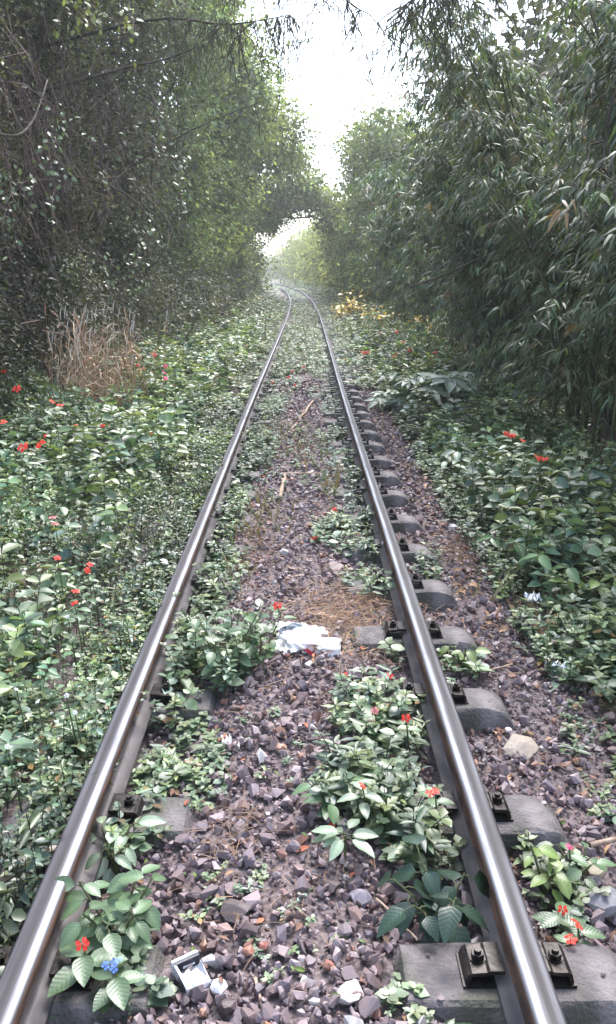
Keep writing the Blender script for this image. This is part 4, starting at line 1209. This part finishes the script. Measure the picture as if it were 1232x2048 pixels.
def flowering(px, py, zf, col, label, n=1, size=.02, group=None, leaves=4, leaf=.05, spread=1.6, kind='broad'):
    """a plant whose blossom shows at a photo pixel; zf is the height of the blossom above the level 0"""
    top = P(px, py, zf)
    g = float(surf_z(np.array(top[0]), np.array(top[1])))
    o = thing('flowering_plant', label, 'flower', (top[0], top[1], g), 0, group)
    h = max(top[2] - g, .02)
    st = Acc()
    V, q = tube([(.02, .02, -.01), (.012, .01, h * .5), (0, 0, h)], np.linspace(.004, .002, 3), 4, False)
    st.add(V, q)
    link('stem', st.mesh('stem', M['stem']), o)
    for k in range(leaves):
        an = 2.4 * k + px
        lf = link('leaf', LS[kind][k % 3], o)
        place(lf, (.006 * math.cos(an), .006 * math.sin(an), h * (.6 + .35 * k / max(1, leaves))), (math.cos(an), math.sin(an), .1), (0, -.1, 1), leaf * rng.uniform(.8, 1.2))
    for k in range(n):
        fl = link('flower', FM[col][k % len(FM[col])], o)
        off = np.array([0, 0, 0.]) if k == 0 else np.array([rng.normal(0, 1) * size * spread, rng.normal(0, .6) * size * spread, rng.normal(0, .5) * size * spread])
        place(fl, off + (0, 0, h + .004), (rng.normal(), rng.normal(), 0), (rng.normal(0, .3), -.8, .75), size * rng.uniform(.85, 1.15))
    return o
G1, G2, G3 = 'red flowers scattered through the leafy bank', 'red flowers in the patches between the rails', 'red flowers under the bamboo'
flowering(105, 803, .55, 'red', 'pair of large red blossoms on the tall leafy stem beside the dry grass', 2, .036, leaves=9, leaf=.11, kind='pale')
flowering(45, 895, .5, 'red', 'pair of coral blossoms over broad leaves on the high side of the leafy bank', 2, .036, leaves=9, leaf=.1, spread=2, kind='pale')
flowering(3, 847, .5, 'red', 'red blossom at the outer edge of the leafy bank beside the coral pair', 2, .03, leaves=6, leaf=.09)
for px, py in [(62, 842), (152, 852), (90, 872), (303, 868), (205, 852)]:
    flowering(px, py, .38, 'red', 'small red flower among the leaves in front of the dry grass', 1, .02, G1)
for px, py in [(8, 743), (33, 778)]: flowering(px, py, .6, 'red', 'small red flower in the dark shade behind the leafy bank', 1, .035, G1)
for px, py in [(310, 710), (286, 737)]: flowering(px, py, .45, 'red', 'red flower cluster behind the dry grass stalks', 2, .035, G1)
for px, py in [(330, 733), (329, 745), (331, 757)]: flowering(px, py, .45, 'magenta', 'magenta flower of the vertical row beside the dry grass', 1, .032, 'magenta flowers beside the dry grass')
flowering(110, 1048, .32, 'pink', 'pale pink faded flower on the leafy bank', 2, .024)
for px, py in [(115, 1117), (180, 1130), (175, 1142), (152, 1183), (149, 1207)]: flowering(px, py, .3, 'red', 'scarlet flower deep in the small-leaved cover of the bank', 1, .017, G1)
for px, py in [(135, 1235), (33, 1380), (133, 1393), (150, 1427), (75, 1405), (15, 1495)]: flowering(px, py, .25, 'white', 'tiny white flower in the small-leaved cover of the bank', 1, .008, 'tiny white flowers on the bank', 2, .04)
flowering(165, 1892, .14, 'red', 'scarlet flower beside the broad-leaved glossy plant', 1, .017, None, 5, .09)
o = flowering(228, 1940, .12, 'blue', 'tiny pale blue flowers under the broad-leaved glossy plant', 4, .0085, None, 5, .08, 2.2)
flowering(725, 1573, .17, 'red', 'round scarlet flower over the star of pale leaves in the patch between the rails', 1, .013, None, 6, .07, kind='pale')
flowering(870, 1583, .17, 'red', 'scarlet flower with open petals close to the inner side of the rail', 2, .013, None, 6, .06)
flowering(812, 1438, .15, 'red', 'narrow red flower standing in the patch before the needle litter', 1, .014, None)
flowering(750, 1423, .12, 'pink', 'pale pink bud in the patch between the rails', 1, .012, None)
for px, py in [(663, 1657), (688, 1352), (780, 1352)]: flowering(px, py, .04, 'red', 'fallen-looking red flower low on the gravel at the patch edge', 1, .014, G2, 2, .04)
flowering(555, 1213, .12, 'red', 'red flower above the white plastic bag', 1, .02, None)
flowering(628, 1076, .06, 'red', 'red flower at the gravel edge of the round leafy clump', 1, .022, None)
flowering(670, 1020, .1, 'red', 'red flower behind the round leafy clump', 1, .024, None)
for px, py in [(577, 755), (590, 770), (585, 742), (545, 765), (607, 735)]: flowering(px, py, .14, 'red', 'small red flower in the far patch between the rails', 1, .026, G2)
flowering(1125, 1822, .06, 'red', 'small upper scarlet flower, nearest the rail, of three by the rough sleeper', 1, .013, 'three scarlet flowers by the rough sleeper', 5, .06)
flowering(1155, 1850, .06, 'red', 'largest scarlet flower of the three by the rough sleeper', 1, .017, 'three scarlet flowers by the rough sleeper', 5, .06)
flowering(1141, 1880, .045, 'red', 'lowest scarlet flower of the three, at the edge of the rough sleeper', 1, .014, 'three scarlet flowers by the rough sleeper', 3, .05)
flowering(1138, 1695, .05, 'magenta', 'tiny magenta bud among the sprigs beside the rail', 1, .009, None, 4, .05)
flowering(1025, 872, .45, 'red', 'bright scarlet flower head on the leafy shrub in front of the dark hollow', 4, .026, None, 12, .12, kind='pale')
flowering(1080, 918, .42, 'red', 'scarlet flower head beside the brighter one, over dark leaves at the hollow', 3, .024, None, 10, .1)
for px, py in [(838, 660), (788, 713), (805, 685), (760, 665), (735, 705), (870, 705), (815, 700), (905, 672), (790, 665)]: flowering(px, py, .35, 'red', 'small red flower in the weeds below the yellowing shrubs', 2, .035, G3, 5, .09)

# ------------------------------------------------------------------ litter of straw and leaves
straw = Acc()
def straw_patch(px, py, rx, ry, n, L=.07, col=(.3, .19, .12)):
    c = P(px, py, 0)
    X = abs(P(px + rx, py, 0)[0] - c[0]); Yr = abs(P(px, py - ry, 0)[1] - P(px, py + ry, 0)[1]) / 2
    x = c[0] + X * rng.normal(0, .5, n); y = c[1] + Yr * rng.normal(0, .5, n)
    ok = ~near_rail(x - track(y), .05); x, y = x[ok], y[ok]; n = len(x)
    an = rng.uniform(0, 6.28, n)
    d = np.stack([np.cos(an), np.sin(an), rng.normal(0, .18, n)], -1)
    pos = np.stack([x, y, surf_z(x, y) + rng.uniform(.008, .035, n)], -1)
    Tm = T([(-.02, 0, 0), (.02, 0, 0), (0, 0, .03), (-.02, .5, .03), (.02, .5, .03), (0, .5, .06), (-.012, 1, 0), (.012, 1, 0), (0, 1, .02)],
           [[(0, 1, 4, 3), (1, 2, 5, 4), (2, 0, 3, 5), (3, 4, 7, 6), (4, 5, 8, 7), (5, 3, 6, 8)]])
    S = L * rng.uniform(.5, 1.4, n)
    S3 = np.stack([S * 0 + .055, S, S * 0 + .055], -1)
    straw.instance(Tm, pos, frames(d, np.tile([[0, 0, 1.0]], (n, 1))), S3, np.array(col) * rng.lognormal(0, .35, (n, 1)))
straw_patch(705, 1240, 135, 85, 1300, .07, (.42, .28, .18))
straw_patch(730, 1190, 70, 40, 160)
straw_patch(500, 1110, 70, 60, 260)
straw_patch(540, 1050, 60, 50, 90)
straw_patch(920, 1090, 90, 45, 380)
straw_patch(700, 1420, 60, 30, 60)
straw_patch(470, 1680, 60, 60, 50)
straw_patch(600, 900, 90, 60, 90, .1)
straw_patch(860, 920, 60, 60, 140, .1, (.2, .12, .08))
straw_patch(1000, 1000, 80, 60, 120, .1, (.2, .12, .08))
straw_patch(1000, 1250, 130, 150, 60, .08)
straw_patch(560, 1800, 200, 150, 50, .06)
link('dry_straw', straw.mesh('dry_straw', M['dry']), kind='stuff', label='scattered rust-brown needle and straw litter on the ballast', category='straw')
lit = Acc()
def litter(n, x0, x1, y0, y1, L, cols):
    x = rng.uniform(x0, x1, n); y = rng.uniform(y0, y1, n)
    pos = np.stack([x + track(y), y, surf_z(x + track(y), y) + rng.uniform(.012, .03, n)], -1)
    ok = inview(pos) & ~near_rail(x, .07); pos = pos[ok]; n = len(pos)
    an = rng.uniform(0, 6.28, n)
    lit.instance(OVALN, pos, frames(np.stack([np.cos(an), np.sin(an), rng.normal(0, .25, n)], -1), np.stack([rng.normal(0, .4, n), rng.normal(0, .4, n), np.ones(n)], -1)),
                 L * rng.uniform(.6, 1.4, n), np.array(cols)[rng.integers(0, len(cols), n)] * rng.lognormal(0, .25, (n, 1)))
BR = [(.14, .08, .06), (.19, .11, .08), (.1, .065, .05), (.24, .15, .09)]
litter(900, .9, 1.7, 3.8, 11, .06, BR)
litter(500, 1.4, 4, 4, 14, .09, BR)
litter(320, .62, 1.4, 1.5, 4.8, .035, BR)
litter(420, -.5, .5, 1.3, 8, .03, BR + [(.3, .1, .06)])
litter(90, -.5, 1.3, 1.3, 6, .025, [(.12, .17, .05), (.09, .14, .05)])
link('fallen_leaves', lit.mesh('fallen_leaves', M['dry']), kind='stuff', label='brown fallen leaves strewn between gravel and bank', category='leaf litter')
grass = Acc()
def grass_patch(px, py, rx, ry, n, L):
    c = P(px, py, 0)
    X = abs(P(px + rx, py, 0)[0] - c[0]); Yr = abs(P(px, py - ry, 0)[1] - P(px, py + ry, 0)[1]) / 2
    x = c[0] + X * rng.normal(0, .5, n); y = c[1] + Yr * rng.normal(0, .5, n)
    ok = ~near_rail(x - track(y), .06); x, y = x[ok], y[ok]; n = len(x)
    d = np.stack([rng.normal(0, .45, n), rng.normal(0, .45, n), np.ones(n)], -1)
    S = L * rng.uniform(.5, 1.4, n)
    grass.instance(leaf_blade(.05, .3), np.stack([x, y, surf_z(x, y)], -1), frames(d, rng.normal(0, 1, (n, 3))), np.stack([S * .7, S, S], -1), np.array([(.12, .15, .06), (.17, .17, .07), (.2, .15, .08)])[rng.integers(0, 3, n)] * rng.lognormal(0, .2, (n, 1)))
grass_patch(590, 890, 80, 45, 200, .1)
grass_patch(520, 1060, 60, 60, 80, .12)
grass_patch(655, 985, 30, 50, 26, .2)
grass_patch(540, 850, 60, 40, 100, .1)
grass_patch(1060, 1180, 100, 90, 70, .16)
grass_patch(880, 690, 130, 60, 260, .3)
grass_patch(750, 640, 110, 30, 300, .35)
grass_patch(960, 700, 70, 60, 160, .35)
grass_patch(470, 1160, 50, 60, 40, .1)
grass_patch(250, 900, 120, 60, 60, .25)
link('grass', grass.mesh('grass', M['leaf']), kind='stuff', label='thin tufts of pale grass among ballast and weeds', category='grass')

# ------------------------------------------------------------------ rubbish, sticks and rocks
def blob_bag():
    import bmesh
    bm = bmesh.new()
    bmesh.ops.create_icosphere(bm, subdivisions=5, radius=1)
    r = np.random.default_rng(4)
    dirs = nrm(r.normal(size=(26, 3))); amp = r.uniform(-.28, .3, 26)
    K = r.normal(size=(14, 3)) * np.repeat([2.2, 5.0], 7)[:, None]; ph = r.uniform(0, 6, 14); am = np.repeat([.085, .04], 7)
    for v in bm.verts:
        d = np.array(v.co)
        s = 1 + sum(a * max(0, (d @ q - .72)) / .28 for a, q in zip(amp, dirs))
        s += float((am * (1 - 2 * np.abs(np.sin(K @ d + ph)))).sum()) * .8
        s += .25 * max(0, d[0]) * (1 if abs(d[1] - .35) < .3 or abs(d[1] + .5) < .28 else -.6)
        q = d * s
        if q[2] < -.5: q[2] = -.5 + .1 * (q[2] + .5)
        v.co = q
    V = np.array([v.co[:] for v in bm.verts]); bm.verts.index_update()
    Fc = np.array([[v.index for v in f.verts] for f in bm.faces]); bm.free()
    return V, Fc
bgp = P(600, 1300, .0)
bo = thing('plastic_bag', 'crumpled white plastic bag lying on the ballast between the rails', 'plastic bag', bgp, .2)
V, Fc = blob_bag()
link('bag_body', build_mesh('bag_body', V * (.15, .155, .062) + (.0, .015, .034), [Fc], None, M['white_plastic'], smooth=True), bo)
t = np.linspace(0, 1, 9)
hl = []
for s, w in ((0, .05), (1, .045)):
    V2, q2 = [], []
    pth = np.stack([-.05 + .02 * np.sin(t * 5) + s * .03, .05 + .17 * t * (1 - .2 * s), .085 - .06 * t + .015 * np.sin(t * 11 + s)], -1)
    for i_, p_ in enumerate(pth):
        V2 += [p_ + (-w * (1 - .4 * t[i_]), 0, .008 * math.sin(i_ * 2)), p_ + (0, .004, .018), p_ + (w * (1 - .4 * t[i_]), 0, .006 * math.cos(i_ * 3))]
    for i_ in range(8):
        q2 += [(3 * i_, 3 * i_ + 1, 3 * i_ + 4, 3 * i_ + 3), (3 * i_ + 1, 3 * i_ + 2, 3 * i_ + 5, 3 * i_ + 4)]
    link('bag_handle', build_mesh('bag_handle', np.array(V2), [np.array(q2)], None, M['white_plastic'], smooth=True), bo)
pth = np.stack([.0 + .05 * t, -.125 + .04 * t ** 2 - .0 * t, .06 - .055 * t], -1)
V2 = np.concatenate([pth + (-.008, -.005, 0), pth + (.008, -.005, .004)]); q2 = [(i_, i_ + 1, 9 + i_ + 1, 9 + i_) for i_ in range(8)]
link('red_print', build_mesh('red_print', V2 + (0, -.004, .004), [np.array(q2)], None, M['red_plastic']), bo)

def wrapper(name, label, cat, px, py, z, sx, sy, mat, rot, tilt=.5, marks=None):
    p = P(px, py, z)
    o = thing(name, label, cat, p, rot)
    g = 9
    xs_, ys_ = np.meshgrid(np.linspace(-.5, .5, g), np.linspace(-.5, .5, 6))
    zz = .012 * np.sin(xs_ * 14) + .01 * np.sin(ys_ * 9 + xs_ * 5) + rng.normal(0, .003, xs_.shape)
    V = np.stack([xs_ * sx, ys_ * sy, zz + tilt * ys_ * sy], -1).reshape(-1, 3)
    i = np.arange(5)[:, None] * g + np.arange(g - 1)[None]
    q = np.stack([i, i + 1, i + g + 1, i + g], -1).reshape(-1, 4)
    me = build_mesh('film', V, [q], None, mat, smooth=True)
    f = link('film', me, o)
    md = f.modifiers.new('thick', 'SOLIDIFY'); md.thickness = .0008
    if marks:
        a = Acc()
        for (mx, my, rx, ry) in marks:
            an = np.linspace(0, 6.283, 12, endpoint=False)
            x = mx + rx * np.cos(an); y = my + ry * np.sin(an)
            zz = .012 * np.sin(x * 14) + .01 * np.sin(y * 9 + x * 5) + tilt * y * sy + .005
            a.add(np.stack([x * sx, y * sy, zz], -1), [np.array([list(range(12))])], (1, 1, 1))
        link('white_lettering', a.mesh('white_lettering', M['white_plastic']), o)
    return o
wrapper('wrapper', 'small red wrapper with white lettering half hidden in the weeds beside the bag', 'wrapper', 492, 1293, .06, .12, .055, M['red_plastic'], .1, .9,
        [(-.33, .1, .1, .3), (-.33, -.15, .05, .12), (-.14, 0, .04, .3), (.03, 0, .09, .24), (.2, .05, .05, .28), (.35, -.05, .09, .26)])
wrapper('foil_wrapper', 'crumpled white and blue foil wrapper in the weeds of the bank', 'wrapper', 1066, 1195, .0, .08, .06, M['foil'], .6, .3)
wrapper('foil_wrapper', 'pale foil scrap beside the low broad leaves on the bank', 'wrapper', 1110, 1330, -.05, .09, .05, M['foil'], -.3, .25)
wrapper('paper_scrap', 'small white paper scrap in the weeds by the half-buried sleeper', 'paper', 452, 1482, .03, .035, .03, M['white_plastic'], .3, .4)

# crushed carton
cp = P(385, 1955, .03)
co = thing('crushed_carton', 'small crushed grey and white carton with a dark band lying on the ballast', 'carton', (cp[0], cp[1], float(ballast_z(cp[0], cp[1])) + .004), .55)
def crushed_box(sx, sy, sz, c, seed, jit):
    r = np.random.default_rng(seed)
    V, Fs = box(sx, sy, sz, c)
    return V + r.normal(0, jit, V.shape), Fs
link('front_panel', mesh_from('front_panel', [crushed_box(.006, .082, .026, (-.028, -.004, .018), 1, .002)], M['card']), co)
link('back_panel', mesh_from('back_panel', [crushed_box(.054, .075, .004, (0, 0, .004), 2, .002)], M['card']), co)
link('side_panel', mesh_from('side_panel', [crushed_box(.004, .07, .02, (.028, -.006, .013), 3, .003)], M['card']), co)
link('inner_tray', mesh_from('inner_tray', [crushed_box(.042, .04, .012, (.0, -.012, .013), 4, .004), crushed_box(.012, .05, .01, (-.008, -.008, .022), 5, .004)], M['foil']), co)
lid = link('lid', mesh_from('lid', [crushed_box(.066, .012, .032, (0, .045, .02), 6, .0015)], M['card_white']), co)
link('dark_band', mesh_from('dark_band', [crushed_box(.06, .005, .026, (.003, .037, .022), 7, .0008)], M['card_dark']), lid)
link('printed_line', mesh_from('printed_line', [crushed_box(.03, .002, .004, (.006, .033, .018), 8, .0003)], M['card_white']), lid)

link('picture_panel', mesh_from('picture_panel', [crushed_box(.003, .034, .018, (-.0325, -.012, .018), 11, .0006)], M['card_dark']), co)
link('torn_flap', mesh_from('torn_flap', [crushed_box(.03, .003, .016, (.012, -.042, .012), 12, .004)], M['card']), co)
# small bottle by the rail
bp_ = P(762, 1097, .02)
bt = thing('plastic_bottle', 'small white plastic bottle with dark cap lying against the inner side of the rail', 'bottle', (bp_[0], bp_[1], bp_[2] + .01), 2.6)
def lathe(prof, n=14):
    pr = np.array(prof); an = np.linspace(0, 6.283, n, endpoint=False)
    V = np.stack([np.outer(pr[:, 0], np.cos(an)), np.repeat(pr[:, 1][:, None], n, 1), np.outer(pr[:, 0], np.sin(an))], -1).reshape(-1, 3)
    i = np.arange(len(pr) - 1)[:, None] * n; j = np.arange(n)[None]; k = (j + 1) % n
    return V, [np.stack([i + j, i + n + j, i + n + k, i + k], -1).reshape(-1, 4)]
link('bottle_body', mesh_from('bottle_body', [lathe([(.001, -.06), (.022, -.058), (.026, -.05), (.026, .02), (.022, .04), (.012, .05), (.011, .056)])], M['white_plastic'], True), bt)
link('cap', mesh_from('cap', [lathe([(.0135, .05), (.0135, .07), (.012, .072), (.001, .0725)])], M['black_steel'], True), bt)

def stick(name, label, p0, p1, r, seg=3, cat='stick'):
    p0, p1 = np.array(p0, float), np.array(p1, float)
    o = thing(name, label, cat, p0)
    pth = limb_path(p0, p1, 0, 8, .03) - p0
    rad = r * (1 + .12 * np.array([0, 0, 1, 0, 0, 1, 0, 0]))
    V, q = tube(pth, rad, 7)
    link('shaft', mesh_from('shaft', [(V, q)], M['stick'], True), o)
    d = nrm(pth[0] - pth[1])
    V, q = tube([pth[0] + d * .0005, pth[0] + d * .003], r * .95, 7)
    link('cut_end', mesh_from('cut_end', [(V, q)], M['straw_cut']), o)
stick('cut_cane', 'short cut cane with a dark hollow end lying on the gravel', P(560, 997, .035), P(569, 950, .045), .016)
stick('bamboo_stick', 'long split bamboo stick slanting across the gravel between the rails', P(580, 862, .03), P(628, 800, .04), .013)
stick('bamboo_stick', 'short bamboo stick beside the long split one', P(583, 864, .03), P(612, 853, .03), .012)
stick('bamboo_stick', 'pale stick lying crosswise behind the short cut cane', P(562, 947, .04), P(640, 948, .04), .009)
stick('twig', 'short pinkish twig in the weeds beside the half-buried sleeper', P(370, 1525, .02), P(402, 1533, .02), .009)
stick('twig', 'thin brown twig slanting down beside the red brick pebbles', P(510, 1955, .03), P(525, 2015, .02), .004)
stick('twig', 'thin pale twig lying on gravel at the sleeper end', P(960, 1345, -.01), P(1025, 1328, -.02), .004)
stick('twig', 'pale split twig on the gravel beside the mossy rock', P(1180, 1690, .0), P(1232, 1678, .0), .008)
stick('twig', 'thin stem slanting on the gravel before the rough sleeper', P(752, 1797, .03), P(835, 1880, .04), .003)

def rock(label, px, py, s, col, seed, flat=.7, rot=None):
    p = P(px, py, 0.0)
    V, F, C = hull_stone(seed, flat, 30)
    r = np.random.default_rng(seed)
    z = float(surf_z(np.array(p[0]), np.array(p[1])))
    p = P(px, py, z + s * flat * .25)
    o = link('rock', build_mesh('rock', V * s, F, np.broadcast_to(col, (len(V), 3)), M['stone']), label=label, category='rock')
    o.location = (p[0], p[1], z + s * flat * .28)
    o.rotation_euler = rot or (r.uniform(-.2, .2), r.uniform(-.2, .2), r.uniform(0, 6))
rock('flat pale brown rock tilted on the gravel at the sleeper ends', 1045, 1497, .12, (.3, .25, .2), 41, .4, (.5, 0, .3))
rock('rounded mossy tan rock beside the twigs at the shoulder', 1190, 1745, .095, (.24, .2, .14), 42, .8)
rock('large grey rock at the shoulder beside the scarlet flowers', 1205, 1805, .14, (.19, .18, .19), 43, .6)
rock('dark purple slab of rock in the gravel before the carton', 470, 1822, .1, (.075, .055, .055), 44, .5, (.3, 0, -.2))
rock('pinkish brown rock beside the dark heart-leaved plant', 845, 1870, .07, (.22, .14, .13), 45, .9)
rock('blue-grey angular rock in the gravel in front of the flower patch', 722, 1797, .075, (.2, .18, .21), 46, .5, (.6, .1, .4))
rock('chalky pale stone on the gravel beside the rough sleeper', 695, 1985, .09, (.48, .43, .42), 47, .35)
rock('chalky white stone in front of the crushed carton', 440, 1975, .05, (.68, .66, .64), 48, .8)
rock('round orange brick pebble beside the smaller red one', 497, 1903, .035, (.3, .14, .1), 49, .9)
rock('smaller red brick pebble by the round orange one', 526, 1893, .034, (.3, .11, .08), 50, .9)
rock('red brick fragment among the dark stones', 660, 1930, .036, (.28, .13, .1), 51, .8)
rock('salmon-coloured stone in the gravel between the weeds', 563, 1495, .04, (.38, .22, .16), 52, .6)
rock('long flat brown stone in the gravel before the leafy clump', 668, 1133, .13, (.2, .15, .14), 53, .4)
rock('dark rounded stone in front of the chalky one by the carton', 455, 2015, .05, (.07, .05, .05), 54, .8)
rock('white pebble at the sleeper end on the shoulder', 1017, 1461, .04, (.6, .55, .52), 55, .6)
rock('pale broken stones at the edge of the brown litter', 905, 1055, .07, (.5, .45, .43), 56, .7)
print('approx foliage tris', TRI[0])

# ------------------------------------------------------------------ haze
hz = bpy.data.materials.new('haze_air')
hz.use_nodes = True
hn, hl_ = hz.node_tree.nodes, hz.node_tree.links
hn.clear()
pv = hn.new('ShaderNodeVolumePrincipled')
pv.inputs['Color'].default_value = (0.95, 0.97, 1, 1)
pv.inputs['Density'].default_value = 0.0016
pv.inputs['Anisotropy'].default_value = 0.3
ho = hn.new('ShaderNodeOutputMaterial')
hl_.new(pv.outputs[0], ho.inputs['Volume'])
V, q = box(900, 1020, 20, (0, 445, 6.5))
link('haze', build_mesh('haze', V, q, None, hz), kind='stuff')
